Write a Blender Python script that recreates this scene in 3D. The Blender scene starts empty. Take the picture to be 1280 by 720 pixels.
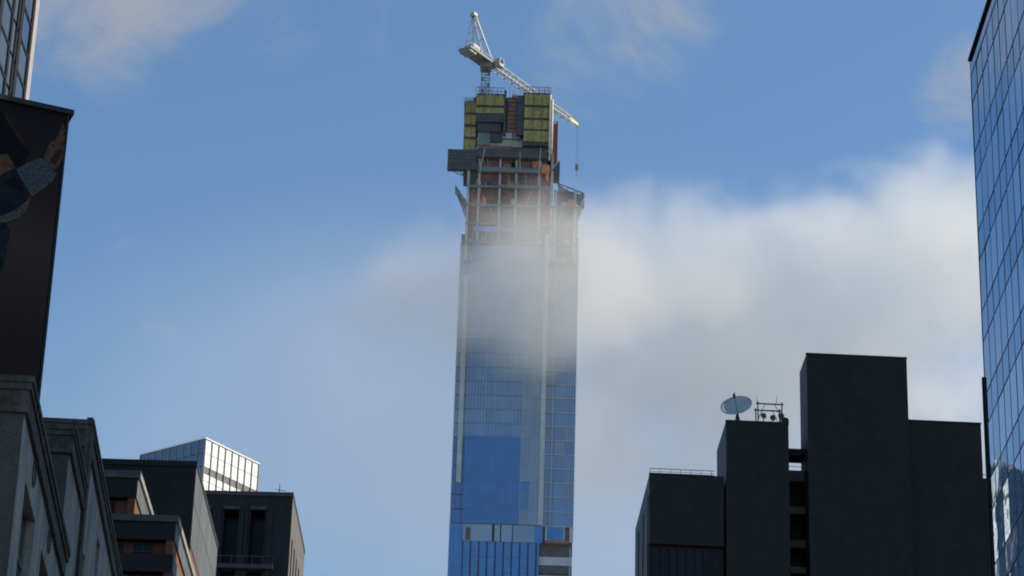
import bpy, math, random
from mathutils import Vector, Matrix
from mathutils.geometry import delaunay_2d_cdt

random.seed(7)
SC = bpy.context.scene
COL = SC.collection
R = math.radians

# ------------------------------------------------------------------ camera
FPX = 3562.0                       # focal length in pixels of the 1280 px wide photograph
VPX, VPY = 875.0, -7380.0          # where the verticals meet
EYE = Vector((0, 0, 1.6))
_up = Vector(((VPX - 640) / FPX, -(VPY - 360) / FPX, 1.0)).normalized()
_fw = Vector((0, 0, 1))
_Y = (_fw - _up * _fw.dot(_up)).normalized()
_X = _Y.cross(_up)
if _X.x < 0:
    _X = -_X
cd = bpy.data.cameras.new('camera')
cd.sensor_width = 36.0
cd.lens = 36.0 * FPX / 1280.0
cd.clip_start = 0.5
cd.clip_end = 20000
cam = bpy.data.objects.new('camera', cd)
COL.objects.link(cam)
_r = Vector((_X.x, _Y.x, _up.x)); _u = Vector((_X.y, _Y.y, _up.y)); _f = Vector((_X.z, _Y.z, _up.z))
M = Matrix((( _r.x, _u.x, -_f.x, EYE.x), (_r.y, _u.y, -_f.y, EYE.y), (_r.z, _u.z, -_f.z, EYE.z), (0, 0, 0, 1)))
cam.matrix_world = M
SC.camera = cam


def ray(px, py):
    c = Vector(((px - 640) / FPX, -(py - 360) / FPX, 1.0))
    return Vector((_X.dot(c), _Y.dot(c), _up.dot(c))).normalized()


def P(px, py, Y):
    d = ray(px, py)
    return EYE + d * (Y / d.y)


def PZ(px, py, z):
    d = ray(px, py)
    return EYE + d * ((z - EYE.z) / d.z)


# ------------------------------------------------------------------ sky, sun, exposure
SUN_AZ, SUN_EL = 87.0, 35.0        # degrees, clockwise from +Y
world = bpy.data.worlds.new('World')
SC.world = world
world.use_nodes = True
wn, wl = world.node_tree.nodes, world.node_tree.links
wn.clear()
wout = wn.new('ShaderNodeOutputWorld')
bg = wn.new('ShaderNodeBackground')
bg.inputs['Strength'].default_value = 0.1315
sky = wn.new('ShaderNodeTexSky')
sky.sky_type = 'NISHITA'
sky.sun_disc = False
sky.sun_elevation = R(SUN_EL)
sky.sun_rotation = R(SUN_AZ)
sky.air_density = 1.0
sky.dust_density = 0.05
sky.ozone_density = 1.4


def wmath(op, a, b=None):
    n = wn.new('ShaderNodeMath'); n.operation = op
    for i, v in enumerate((a, b)):
        if v is None:
            continue
        if isinstance(v, (int, float)):
            n.inputs[i].default_value = v
        else:
            wl.new(v, n.inputs[i])
    return n.outputs[0]


# thin high cloud all over the sky: soft noise in direction space
tc = wn.new('ShaderNodeTexCoord')
mp = wn.new('ShaderNodeMapping')
mp.inputs['Location'].default_value = (0.35, 0.1, 0.22)
mp.inputs['Scale'].default_value = (1.0, 1.0, 1.5)
wl.new(tc.outputs['Generated'], mp.inputs[0])
n1 = wn.new('ShaderNodeTexNoise')
n1.inputs['Scale'].default_value = 13.0
n1.inputs['Detail'].default_value = 8.0
n1.inputs['Roughness'].default_value = 0.62
n1.inputs['Distortion'].default_value = 1.2
wl.new(mp.outputs[0], n1.inputs['Vector'])
cov = wn.new('ShaderNodeMapRange')
cov.interpolation_type = 'SMOOTHSTEP'
cov.inputs['From Min'].default_value = 0.60
cov.inputs['From Max'].default_value = 1.0
cov.inputs['To Max'].default_value = 0.62


def wisp(px, py, deg, w):
    c = ray(px, py)
    d = wn.new('ShaderNodeVectorMath'); d.operation = 'DOT_PRODUCT'
    nv = wn.new('ShaderNodeVectorMath'); nv.operation = 'NORMALIZE'
    wl.new(tc.outputs['Generated'], nv.inputs[0])
    wl.new(nv.outputs[0], d.inputs[0]); d.inputs[1].default_value = c
    r = wn.new('ShaderNodeMapRange'); r.interpolation_type = 'SMOOTHSTEP'
    r.inputs['From Min'].default_value = math.cos(R(deg)); r.inputs['From Max'].default_value = 1.0
    r.inputs['To Max'].default_value = w
    wl.new(d.outputs['Value'], r.inputs['Value'])
    return r.outputs[0]


covv = n1.outputs['Fac']
for a_ in ((110, -20, 3.4, .36), (740, 40, 3.2, .27), (1215, 130, 1.8, .22), (400, -30, 3.0, .22), (-300, 200, 6, .3), (1700, 0, 7, .35), (560, -600, 8, .3)):
    covv = wmath('ADD', covv, wisp(*a_))
wl.new(covv, cov.inputs['Value'])
mixc = wn.new('ShaderNodeMix'); mixc.data_type = 'RGBA'
wl.new(cov.outputs[0], mixc.inputs[0])
tint = wn.new('ShaderNodeVectorMath'); tint.operation = 'MULTIPLY'      # the photograph's cooler white balance
wl.new(sky.outputs[0], tint.inputs[0]); tint.inputs[1].default_value = (0.82, 1.0, 1.08)
wl.new(tint.outputs[0], mixc.inputs[6])
mixc.inputs[7].default_value = (3.2, 3.15, 3.1, 1)
wl.new(mixc.outputs[2], bg.inputs['Color'])
wl.new(bg.outputs[0], wout.inputs['Surface'])

sd = bpy.data.lights.new('sun', 'SUN')
sd.energy = 4.3
sd.angle = R(0.5)
sd.color = (1.0, 0.87, 0.69)
sun = bpy.data.objects.new('sun', sd)
COL.objects.link(sun)
sdir = Vector((math.sin(R(SUN_AZ)) * math.cos(R(SUN_EL)), math.cos(R(SUN_AZ)) * math.cos(R(SUN_EL)), math.sin(R(SUN_EL))))
sun.rotation_euler = sdir.to_track_quat('Z', 'Y').to_euler()
sun.location = (0, 0, 600)

vs = SC.view_settings
vs.view_transform = 'Standard'
vs.look = 'None'
vs.exposure = 0.15
vs.gamma = 1.0
vs.use_curve_mapping = False
SC.render.engine = 'CYCLES'
SC.cycles.max_bounces = 10
SC.cycles.diffuse_bounces = 3
SC.cycles.glossy_bounces = 4
SC.cycles.volume_bounces = 7
SC.cycles.volume_step_rate = 2.0
SC.cycles.volume_max_steps = 256
SC.cycles.use_denoising = True
SC.cycles.filter_width = 1.9


# ------------------------------------------------------------------ materials
MATS = {}


def nodes_of(m):
    m.use_nodes = True
    nt = m.node_tree
    return nt, nt.nodes, nt.links, nt.nodes['Principled BSDF']


def mat(name, base, rough=0.7, metal=0.0, var=0.18, scale=1.5, bump=0.0, bscale=20.0, spec=0.5, streak=0.0):
    """plain painted / mineral surface: base colour broken up by two noises, optional streaks of dirt, fine bump"""
    if name in MATS:
        return MATS[name]
    m = bpy.data.materials.new(name)
    nt, n, l, p = nodes_of(m)
    p.inputs['Roughness'].default_value = rough
    p.inputs['Metallic'].default_value = metal
    p.inputs['Specular IOR Level'].default_value = spec
    tc = n.new('ShaderNodeTexCoord')
    a = n.new('ShaderNodeTexNoise'); a.inputs['Scale'].default_value = scale; a.inputs['Detail'].default_value = 6
    a.inputs['Roughness'].default_value = 0.6
    geo = n.new('ShaderNodeNewGeometry')
    l.new(geo.outputs['Position'], a.inputs['Vector'])
    mr = n.new('ShaderNodeMapRange')
    mr.inputs['From Min'].default_value = 0.3; mr.inputs['From Max'].default_value = 0.7
    mr.inputs['To Min'].default_value = 1 - var; mr.inputs['To Max'].default_value = 1 + var
    l.new(a.outputs['Fac'], mr.inputs['Value'])
    fac = mr.outputs[0]
    if streak:
        mpn = n.new('ShaderNodeMapping'); mpn.inputs['Scale'].default_value = (2.2, 2.2, 0.08)
        l.new(geo.outputs['Position'], mpn.inputs[0])
        b = n.new('ShaderNodeTexNoise'); b.inputs['Scale'].default_value = 1.0; b.inputs['Detail'].default_value = 5
        l.new(mpn.outputs[0], b.inputs['Vector'])
        m2 = n.new('ShaderNodeMapRange')
        m2.inputs['From Min'].default_value = 0.35; m2.inputs['From Max'].default_value = 0.65
        m2.inputs['To Min'].default_value = 1 - streak; m2.inputs['To Max'].default_value = 1 + streak * .5
        l.new(b.outputs['Fac'], m2.inputs['Value'])
        mu = n.new('ShaderNodeMath'); mu.operation = 'MULTIPLY'
        l.new(fac, mu.inputs[0]); l.new(m2.outputs[0], mu.inputs[1])
        fac = mu.outputs[0]
    vm = n.new('ShaderNodeVectorMath'); vm.operation = 'SCALE'
    vm.inputs[0].default_value = base
    l.new(fac, vm.inputs['Scale'])
    l.new(vm.outputs[0], p.inputs['Base Color'])
    if bump:
        c = n.new('ShaderNodeTexNoise'); c.inputs['Scale'].default_value = bscale; c.inputs['Detail'].default_value = 4
        l.new(tc.outputs['Object'], c.inputs['Vector'])
        bn = n.new('ShaderNodeBump'); bn.inputs['Strength'].default_value = bump; bn.inputs['Distance'].default_value = 0.03
        l.new(c.outputs['Fac'], bn.inputs['Height']); l.new(bn.outputs[0], p.inputs['Normal'])
    MATS[name] = m
    return m


def brick(name, c1, c2, mortar, w=0.22, h=0.075, rough=0.85, bump=0.5, msize=0.01, stain=0.3):
    if name in MATS:
        return MATS[name]
    m = bpy.data.materials.new(name)
    nt, n, l, p = nodes_of(m)
    p.inputs['Roughness'].default_value = rough
    p.inputs['Specular IOR Level'].default_value = 0.3
    tc = n.new('ShaderNodeTexCoord')
    sep = n.new('ShaderNodeSeparateXYZ'); l.new(tc.outputs['Object'], sep.inputs[0])
    ad = n.new('ShaderNodeMath'); ad.operation = 'ADD'
    l.new(sep.outputs[0], ad.inputs[0]); l.new(sep.outputs[1], ad.inputs[1])
    cb = n.new('ShaderNodeCombineXYZ'); l.new(ad.outputs[0], cb.inputs[0]); l.new(sep.outputs[2], cb.inputs[1])
    b = n.new('ShaderNodeTexBrick')
    b.inputs['Scale'].default_value = 1.0
    b.inputs['Brick Width'].default_value = w; b.inputs['Row Height'].default_value = h
    b.inputs['Mortar Size'].default_value = msize; b.inputs['Bias'].default_value = -0.1
    b.inputs['Color1'].default_value = (*c1, 1); b.inputs['Color2'].default_value = (*c2, 1); b.inputs['Mortar'].default_value = (*mortar, 1)
    l.new(cb.outputs[0], b.inputs['Vector'])
    a = n.new('ShaderNodeTexNoise'); a.inputs['Scale'].default_value = 0.5; a.inputs['Detail'].default_value = 8
    a.inputs['Roughness'].default_value = 0.65
    mpn = n.new('ShaderNodeMapping'); mpn.inputs['Scale'].default_value = (1.6, 1.6, 0.5)
    l.new(tc.outputs['Object'], mpn.inputs[0]); l.new(mpn.outputs[0], a.inputs['Vector'])
    mr = n.new('ShaderNodeMapRange'); mr.inputs['From Min'].default_value = 0.3; mr.inputs['From Max'].default_value = 0.7
    mr.inputs['To Min'].default_value = 1 - stain; mr.inputs['To Max'].default_value = 1 + stain * 0.6
    l.new(a.outputs['Fac'], mr.inputs['Value'])
    vm = n.new('ShaderNodeVectorMath'); vm.operation = 'SCALE'
    l.new(b.outputs['Color'], vm.inputs[0]); l.new(mr.outputs[0], vm.inputs['Scale'])
    l.new(vm.outputs[0], p.inputs['Base Color'])
    bn = n.new('ShaderNodeBump'); bn.inputs['Strength'].default_value = bump; bn.inputs['Distance'].default_value = 0.02
    bn.invert = True
    l.new(b.outputs['Fac'], bn.inputs['Height']); l.new(bn.outputs[0], p.inputs['Normal'])
    MATS[name] = m
    return m


def glass(name, base, rough=0.03, ior=1.9, metal=0.0, wave=0.0, wscale=0.6, var=0.0, edge=(1, 1, 1)):
    """coated curtain-wall glass: dark body colour, strong mirror reflection, panes slightly wavy"""
    if name in MATS:
        return MATS[name]
    m = bpy.data.materials.new(name)
    nt, n, l, p = nodes_of(m)
    p.inputs['Roughness'].default_value = rough
    p.inputs['IOR'].default_value = ior
    p.inputs['Metallic'].default_value = metal
    if metal:
        p.inputs['Specular Tint'].default_value = (*edge, 1)
    tc = n.new('ShaderNodeTexCoord')
    oi = n.new('ShaderNodeObjectInfo')
    mr = n.new('ShaderNodeMapRange'); mr.inputs['To Min'].default_value = 1 - var; mr.inputs['To Max'].default_value = 1 + var
    l.new(oi.outputs['Random'], mr.inputs['Value'])
    vm = n.new('ShaderNodeVectorMath'); vm.operation = 'SCALE'; vm.inputs[0].default_value = base
    l.new(mr.outputs[0], vm.inputs['Scale']); l.new(vm.outputs[0], p.inputs['Base Color'])
    if wave:
        geo = n.new('ShaderNodeNewGeometry')
        a = n.new('ShaderNodeTexNoise'); a.inputs['Scale'].default_value = wscale; a.inputs['Detail'].default_value = 2
        l.new(geo.outputs['Position'], a.inputs['Vector'])
        bn = n.new('ShaderNodeBump'); bn.inputs['Strength'].default_value = 1.0; bn.inputs['Distance'].default_value = wave
        l.new(a.outputs['Fac'], bn.inputs['Height']); l.new(bn.outputs[0], p.inputs['Normal'])
    MATS[name] = m
    return m


# ------------------------------------------------------------------ mesh building
class MB:
    def __init__(self):
        self.v = []; self.f = []

    def quad(self, *pts):
        i = len(self.v); self.v += [tuple(p) for p in pts]; self.f.append(tuple(range(i, i + len(pts))))
        return self

    def box(self, x0, x1, y0, y1, z0, z1):
        i = len(self.v)
        self.v += [(x0, y0, z0), (x1, y0, z0), (x1, y1, z0), (x0, y1, z0), (x0, y0, z1), (x1, y0, z1), (x1, y1, z1), (x0, y1, z1)]
        self.f += [tuple(i + k for k in q) for q in ((3, 2, 1, 0), (4, 5, 6, 7), (0, 1, 5, 4), (1, 2, 6, 5), (2, 3, 7, 6), (3, 0, 4, 7))]
        return self

    def beam(self, p, q, w, h=None):
        h = w if h is None else h
        p, q = Vector(p), Vector(q)
        d = (q - p).normalized()
        ref = Vector((0, 0, 1)) if abs(d.z) < 0.95 else Vector((0, 1, 0))
        s = d.cross(ref).normalized() * (w / 2)
        t = s.cross(d).normalized() * (h / 2)
        i = len(self.v)
        for c in (p, q):
            self.v += [tuple(c + a * s + b * t) for a, b in ((-1, -1), (1, -1), (1, 1), (-1, 1))]
        self.f += [tuple(i + k for k in g) for g in ((0, 1, 2, 3), (7, 6, 5, 4), (0, 4, 5, 1), (1, 5, 6, 2), (2, 6, 7, 3), (3, 7, 4, 0))]
        return self

    def tube(self, p, q, r0, r1=None, n=10):
        r1 = r0 if r1 is None else r1
        p, q = Vector(p), Vector(q)
        d = (q - p).normalized()
        ref = Vector((0, 0, 1)) if abs(d.z) < 0.95 else Vector((0, 1, 0))
        s = d.cross(ref).normalized(); t = s.cross(d)
        i = len(self.v)
        for c, r in ((p, r0), (q, r1)):
            self.v += [tuple(c + (s * math.cos(2 * math.pi * k / n) + t * math.sin(2 * math.pi * k / n)) * r) for k in range(n)]
        self.f += [(i + k, i + (k + 1) % n, i + n + (k + 1) % n, i + n + k) for k in range(n)]
        self.f += [tuple(i + k for k in reversed(range(n))), tuple(i + n + k for k in range(n))]
        return self

    def prism(self, poly, fn, d0, d1):
        """polygon poly (a,b) swept from depth d0 to d1 ; fn(a,b,d) -> xyz"""
        n = len(poly); i = len(self.v)
        self.v += [tuple(fn(a, b, d0)) for a, b in poly] + [tuple(fn(a, b, d1)) for a, b in poly]
        self.f += [tuple(i + k for k in range(n)), tuple(i + n + k for k in reversed(range(n)))]
        self.f += [(i + k, i + n + k, i + n + (k + 1) % n, i + (k + 1) % n) for k in range(n)]
        return self

    def build(self, name, material, parent=None, smooth=False):
        me = bpy.data.meshes.new(name)
        me.from_pydata(self.v, [], self.f)
        me.validate(); me.update()
        bmfix(me)
        if material:
            me.materials.append(material)
        if smooth:
            for pl in me.polygons:
                pl.use_smooth = True
        return link(name, me, parent)


def bmfix(me):
    import bmesh
    bm = bmesh.new(); bm.from_mesh(me)
    bmesh.ops.remove_doubles(bm, verts=bm.verts, dist=1e-5)
    bmesh.ops.recalc_face_normals(bm, faces=bm.faces)
    bm.to_mesh(me); bm.free()


def link(name, me, parent=None):
    o = bpy.data.objects.new(name, me)
    COL.objects.link(o)
    if parent is not None:
        o.parent = parent
    return o


def dup(o, loc=(0, 0, 0), rot=(0, 0, 0), parent=None, material=None):
    c = o.copy()
    COL.objects.link(c)
    c.parent = parent if parent is not None else o.parent
    c.location = loc; c.rotation_euler = rot
    return c


def tag(o, label, cat, group=None):
    o['label'] = label; o['category'] = cat
    if group:
        o['group'] = group
    return o


def thing(name, label, cat, loc=(0, 0, 0), az=0.0, group=None):
    o = bpy.data.objects.new(name, None)
    o.empty_display_size = 1.0
    COL.objects.link(o)
    o.location = loc; o.rotation_euler = (0, 0, -R(az))
    return tag(o, label, cat, group)


def box(name, material, parent, *d):
    return MB().box(*d).build(name, material, parent)


def inside(pt, poly):
    x, y = pt; c = False; n = len(poly)
    for i in range(n):
        x1, y1 = poly[i]; x2, y2 = poly[i - 1]
        if (y1 > y) != (y2 > y) and x < (x2 - x1) * (y - y1) / (y2 - y1) + x1:
            c = not c
    return c


def holed(mb, outline, holes, fn, depth):
    """wall face with openings and their reveals; fn(a,b,d)->xyz, reveals go to depth"""
    pts = [Vector(p) for p in outline]; edges = [(i, (i + 1) % len(outline)) for i in range(len(outline))]
    for h in holes:
        k = len(pts); pts += [Vector(p) for p in h]
        edges += [(k + i, k + (i + 1) % len(h)) for i in range(len(h))]
    v, e, f, *_ = delaunay_2d_cdt(pts, edges, [], 0, 1e-6)
    i0 = len(mb.v)
    mb.v += [tuple(fn(p.x, p.y, 0)) for p in v]
    for t in f:
        c = (sum(v[k].x for k in t) / len(t), sum(v[k].y for k in t) / len(t))
        if inside(c, outline) and not any(inside(c, h) for h in holes):
            mb.f.append(tuple(i0 + k for k in t))
    for h in holes:
        k = len(mb.v); n = len(h)
        mb.v += [tuple(fn(a, b, 0)) for a, b in h] + [tuple(fn(a, b, depth)) for a, b in h]
        mb.f += [(k + i, k + (i + 1) % n, k + n + (i + 1) % n, k + n + i) for i in range(n)]
    return mb


def rect(a0, a1, b0, b1):
    return [(a0, b0), (a1, b0), (a1, b1), (a0, b1)]


class Site:
    """a building's frame: origin under a roof corner seen in the photograph, x along the front, y into the block"""
    def __init__(self, px, py, Y, az):
        self.C = P(px, py, Y); self.az = R(az); self.azd = az; self.z = self.C.z
        self.ex = Vector((math.cos(self.az), -math.sin(self.az), 0)); self.ey = Vector((math.sin(self.az), math.cos(self.az), 0))
        self.loc = (self.C.x, self.C.y, 0)

    def local(self, p):
        d = p - self.C
        return Vector((d.dot(self.ex), d.dot(self.ey), p.z))

    def F(self, px, py, v=0.0):          # pixel on a plane parallel to the front -> (x, z)
        d = ray(px, py); o = EYE - self.C
        t = (v - o.dot(self.ey)) / d.dot(self.ey)
        q = self.local(EYE + d * t)
        return q.x, q.z

    def S(self, px, py, u=0.0):          # pixel on a plane parallel to the side -> (y, z)
        d = ray(px, py); o = EYE - self.C
        t = (u - o.dot(self.ex)) / d.dot(self.ex)
        q = self.local(EYE + d * t)
        return q.y, q.z


# ------------------------------------------------------------------ ground and street
def struct(o):
    o['kind'] = 'structure'
    return o


m_ground = mat('city_ground', (0.14, 0.135, 0.13), 0.9, scale=0.05, bump=0.2)
m_asph = mat('asphalt', (0.05, 0.05, 0.052), 0.85, scale=0.6, var=0.25, bump=0.4, bscale=60)
m_pave = brick('paving', (0.27, 0.26, 0.25), (0.23, 0.225, 0.22), (0.12, 0.12, 0.115), w=1.5, h=1.5, bump=0.3, msize=0.02)
m_kerb = mat('kerb_stone', (0.3, 0.29, 0.28), 0.8, scale=3, bump=0.3)
m_line = mat('road_paint', (0.7, 0.69, 0.66), 0.7, scale=4, var=0.25)
struct(MB().quad((-4000, -2000, 0), (4000, -2000, 0), (4000, 9000, 0), (-4000, 9000, 0)).build('ground', m_ground))
struct(MB().quad((-9, -60, 0.004), (16, -60, 0.004), (16, 900, 0.004), (-9, 900, 0.004)).build('road', m_asph))
for s, (xa, xb) in enumerate(((-14.6, -9.3), (16.3, 21.4))):
    struct(MB().box(xa, xb, -60, 700, 0.0, 0.13).build('pavement', m_pave))
    ka, kb = ((-9.3, -9.0), (16.0, 16.3))[s]
    struct(MB().box(ka, kb, -60, 700, 0.0, 0.135).build('kerb', m_kerb))
lm = MB()
for k in range(60):
    for x in (-0.8, 7.6):
        lm.quad((x - .07, -50 + k * 9, 0.008), (x + .07, -50 + k * 9, 0.008), (x + .07, -47 + k * 9, 0.008), (x - .07, -47 + k * 9, 0.008))
struct(lm.build('lane_marking', m_line))

# ------------------------------------------------------------------ shared materials
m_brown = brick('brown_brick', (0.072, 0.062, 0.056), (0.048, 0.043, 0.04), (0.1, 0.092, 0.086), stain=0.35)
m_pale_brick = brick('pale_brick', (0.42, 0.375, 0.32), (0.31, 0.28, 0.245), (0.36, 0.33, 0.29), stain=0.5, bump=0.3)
m_cornice = mat('weathered_stone', (0.07, 0.062, 0.053), 0.9, scale=2.5, var=0.45, bump=0.6, bscale=12, streak=0.4)
m_void = mat('dark_glazing', (0.006, 0.0065, 0.008), 0.25, var=0.3, scale=0.8, spec=0.2)
m_wframe = mat('window_frame_paint', (0.16, 0.16, 0.155), 0.6, scale=3)
m_dark = mat('dark_metal', (0.035, 0.037, 0.04), 0.5, metal=0.3, scale=2)
m_granite = brick('black_granite', (0.0125, 0.0112, 0.0098), (0.0080, 0.0074, 0.0067), (0.0045, 0.0043, 0.004), w=1.4, h=0.55, rough=0.6, bump=0.4, msize=0.03, stain=0.45)
m_roofing = mat('roofing', (0.1, 0.1, 0.1), 0.9, scale=0.8)
m_orange = brick('orange_brick', (0.27, 0.10, 0.05), (0.21, 0.075, 0.036), (0.15, 0.12, 0.1), stain=0.25)
m_fascia = mat('dark_fascia', (0.013, 0.0145, 0.0145), 0.7, scale=0.8, var=0.3, streak=0.25)
m_coping = mat('grey_coping', (0.11, 0.11, 0.105), 0.8, scale=2, var=0.3)
m_conc = mat('grey_concrete', (0.125, 0.138, 0.146), 0.85, scale=0.5, var=0.14, bump=0.2, streak=0.25)


def fx(a, b, d):      # front wall: a along x, b up, d inwards (+y)
    return (a, d, b)


def sx(a, b, d):      # side wall on the right (x = 0), d inwards (-x)
    return (-d, a, b)


# ------------------------------------------------------------------ brown brick buildings on the left
def cornice(root, W, v0, L, z, proj=0.22, u0=0.0):
    """stone crown round the front and street side: three stepped courses and a row of brackets"""
    for zz0, zz1, pr in ((z - .2, z, proj), (z - .42, z - .2, proj * .75), (z - .95, z - .42, proj * .45), (z - 1.15, z - .95, proj * .6)):
        box('cornice_course', m_cornice, root, u0 - W, u0 + pr, v0 - pr, v0 + L, zz0, zz1)
    b0 = MB().box(-0.1, 0.1, -proj * .12, 0, -.4, 0).build('bracket', m_cornice, root)
    n = int(W / 0.5)
    for k in range(n):
        c = b0 if k == 0 else dup(b0)
        c.location = (u0 - .3 - k * .5, v0 - proj * .45 - 0.002, z - .48)


def ring(cx, cy, r, n=20, ry=None):
    ry = r if ry is None else ry
    return [(cx + r * math.cos(2 * math.pi * k / n), cy + ry * math.sin(2 * math.pi * k / n)) for k in range(n)]


def side_windows(root, rects, circles, depth=0.32):
    """glazing, frames and sills for openings in the side wall"""
    for (a0, a1, b0, b1) in rects:
        w = MB().box(-depth - .05, -depth + .02, a0, a1, b0, b1).build('window', m_void, root)
        fr = MB()
        mid = (a0 + a1) / 2
        fr.box(-depth + .02, -depth + .08, a0, a0 + .07, b0, b1).box(-depth + .02, -depth + .08, a1 - .07, a1, b0, b1)
        fr.box(-depth + .02, -depth + .10, mid - .09, mid + .09, b0, b1)
        nb = max(2, int((b1 - b0) / 1.6))
        for k in range(1, nb):
            zz = b0 + (b1 - b0) * k / nb
            fr.box(-depth + .02, -depth + .07, a0 + .072, mid - .092, zz - .04, zz + .04).box(-depth + .02, -depth + .07, mid + .092, a1 - .072, zz - .04, zz + .04)
        fr.build('frame', m_wframe, w)
        MB().box(-depth + .1, 0.1, a0 - .1, a1 + .1, b0 - .16, b0 - .003).build('sill', m_cornice, w)
    for (cx, cz, r) in circles:
        w = MB().prism(ring(cx, cz, r), sx, depth, depth + .06).build('round_window', m_void, root)
        MB().box(-depth - .0, -depth + .05, cx - r, cx + r, cz - .04, cz + .04).box(-depth + .001, -depth + .045, cx - .04, cx + .04, cz - r, cz + r).build('glazing_bar', m_wframe, w)
        rg = MB()
        n = 20
        oo, ii = ring(cx, cz, r * 1.22), ring(cx, cz, r)
        for k in range(n):
            j = (k + 1) % n
            rg.prism([oo[k], oo[j], ii[j], ii[k]], sx, -.05, 0.01)
        rg.build('stone_surround', m_cornice, w)


A = Site(33.5, 486, 80, -3.4)
rootA = thing('brick_building', 'brown brick corner building with round windows under the tall billboard', 'building', A.loc, A.azd)
zA = A.F(37, 470, -.2)[1]
LA, WA = A.S(77, 655)[0] + 2.0, 14.0
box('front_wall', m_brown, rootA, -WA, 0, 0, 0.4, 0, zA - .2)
o1 = A.S(42, 592); o2 = A.S(61.5, 668)
rr = abs(A.S(42, 572)[1] - A.S(42, 612)[1]) / 2
w1a, w1t = A.S(31.8, 601); w1b, _ = A.S(44.4, 647)
pitch = o2[0] - o1[0]
circ, rcts = [], []
for k in range(0, 5):
    c = o1[0] + pitch * k
    if c + rr + .4 > LA:
        break
    circ.append((c, o1[1], rr))
    x0 = max(.45, w1a + pitch * k); x1 = w1b + pitch * k
    if x1 > LA - .3:
        x1 = LA - .3
    for zt in (w1t, w1t - 9.0, w1t - 18.0):
        rcts.append((x0, x1, zt - 6.6, zt))
mb = MB()
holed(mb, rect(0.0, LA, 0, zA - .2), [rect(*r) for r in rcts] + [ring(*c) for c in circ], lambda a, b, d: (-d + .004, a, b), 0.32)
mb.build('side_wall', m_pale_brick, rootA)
side_windows(rootA, rcts, circ)
box('back_mass', m_brown, rootA, -WA, -0.45, 0.42, LA, 0, zA - .3)
cornice(rootA, WA, 0, LA, zA)
# recessed panels of the frieze on the front
for k in range(8):
    box('frieze_panel', m_brown, rootA, -1.55 - k * 1.7, -.35 - k * 1.7, -0.05, 0.0, zA - .9, zA - .6)

Bs = Site(88.5, 545, 104, -3.0)
rootB = thing('brick_building', 'brown and pale brick building in two heights behind the billboard corner', 'building', Bs.loc, Bs.azd)
zB = Bs.F(91, 531, -.2)[1]
vB2 = Bs.local(PZ(100, 606, zB))[1]
zB2 = Bs.F(107, 526.5, vB2)[1]
WB = 13.0
LB = Bs.S(150, 735)[0] + 4
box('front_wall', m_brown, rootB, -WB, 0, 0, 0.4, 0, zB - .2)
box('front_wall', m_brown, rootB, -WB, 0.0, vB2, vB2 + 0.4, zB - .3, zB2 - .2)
wr = []
for px, py in ((102.5, 684), (122, 668), (140, 742)):
    a, t = Bs.S(px, py)
    for kk in range(3):
        wr.append((a, a + 1.5, t - 5.0 - kk * 7.5, t - kk * 7.5))
mb = MB()
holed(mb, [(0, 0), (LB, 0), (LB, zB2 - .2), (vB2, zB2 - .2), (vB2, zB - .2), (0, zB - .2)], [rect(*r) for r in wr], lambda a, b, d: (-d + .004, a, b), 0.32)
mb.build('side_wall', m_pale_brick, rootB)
side_windows(rootB, wr, [])
box('back_mass', m_brown, rootB, -WB, -0.45, 0.42, LB, 0, zB - .3)
box('back_mass', m_brown, rootB, -WB, -0.45, vB2 + .42, LB, zB - .3, zB2 - .3)
cornice(rootB, WB, 0, vB2 - .02, zB)
cornice(rootB, WB, vB2, LB - vB2, zB2)
pt = MB().box(-.1, .16, vB2 - .15, vB2 + .75, zB - 7, zB2 + .12)
pt.build('corner_pier', m_cornice, rootB)

# ------------------------------------------------------------------ billboard on the roof of the first brick building
pb = P(48.5, 520, 84.0)
J = Site(87, 141, 84.0, -23.0)     # face runs left and towards the camera
rootJ = thing('billboard', 'tall dark rooftop billboard showing a raised arm in a patterned cuff', 'billboard', (J.C.x, J.C.y, 0), J.azd)
zJ0, zJ1 = zA - 0.05, J.z
WJ = 8.0
m_frame = mat('billboard_frame', (0.01, 0.0095, 0.01), 0.7, scale=2)
m_print = bpy.data.materials.new('poster_print')
nt, n, l, p = nodes_of(m_print)
p.inputs['Roughness'].default_value = 0.8
p.inputs['Specular IOR Level'].default_value = 0.15
tcj = n.new('ShaderNodeTexCoord'); sp = n.new('ShaderNodeSeparateXYZ'); l.new(tcj.outputs['Object'], sp.inputs[0])
nz = n.new('ShaderNodeTexNoise'); nz.inputs['Scale'].default_value = 0.5; nz.inputs['Detail'].default_value = 3
l.new(tcj.outputs['Object'], nz.inputs['Vector'])
ad = n.new('ShaderNodeMath'); ad.operation = 'MULTIPLY_ADD'; ad.inputs[1].default_value = 3.0
l.new(nz.outputs['Fac'], ad.inputs[0]); l.new(sp.outputs[2], ad.inputs[2])
mr = n.new('ShaderNodeMapRange'); mr.inputs['From Min'].default_value = zJ0 + 1.5; mr.inputs['From Max'].default_value = zJ1 + 1.5
l.new(ad.outputs[0], mr.inputs['Value'])
cr = n.new('ShaderNodeValToRGB')
els = cr.color_ramp.elements
els[0].position = 0.0; els[0].color = (0.022, 0.013, 0.013, 1)
els[1].position = 1.0; els[1].color = (0.014, 0.009, 0.011, 1)
for pos, c in ((0.3, (0.034, 0.020, 0.017, 1)), (0.55, (0.055, 0.034, 0.027, 1)), (0.72, (0.030, 0.019, 0.018, 1))):
    e_ = els.new(pos); e_.color = c
l.new(mr.outputs[0], cr.inputs[0]); l.new(cr.outputs[0], p.inputs['Base Color'])

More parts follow.
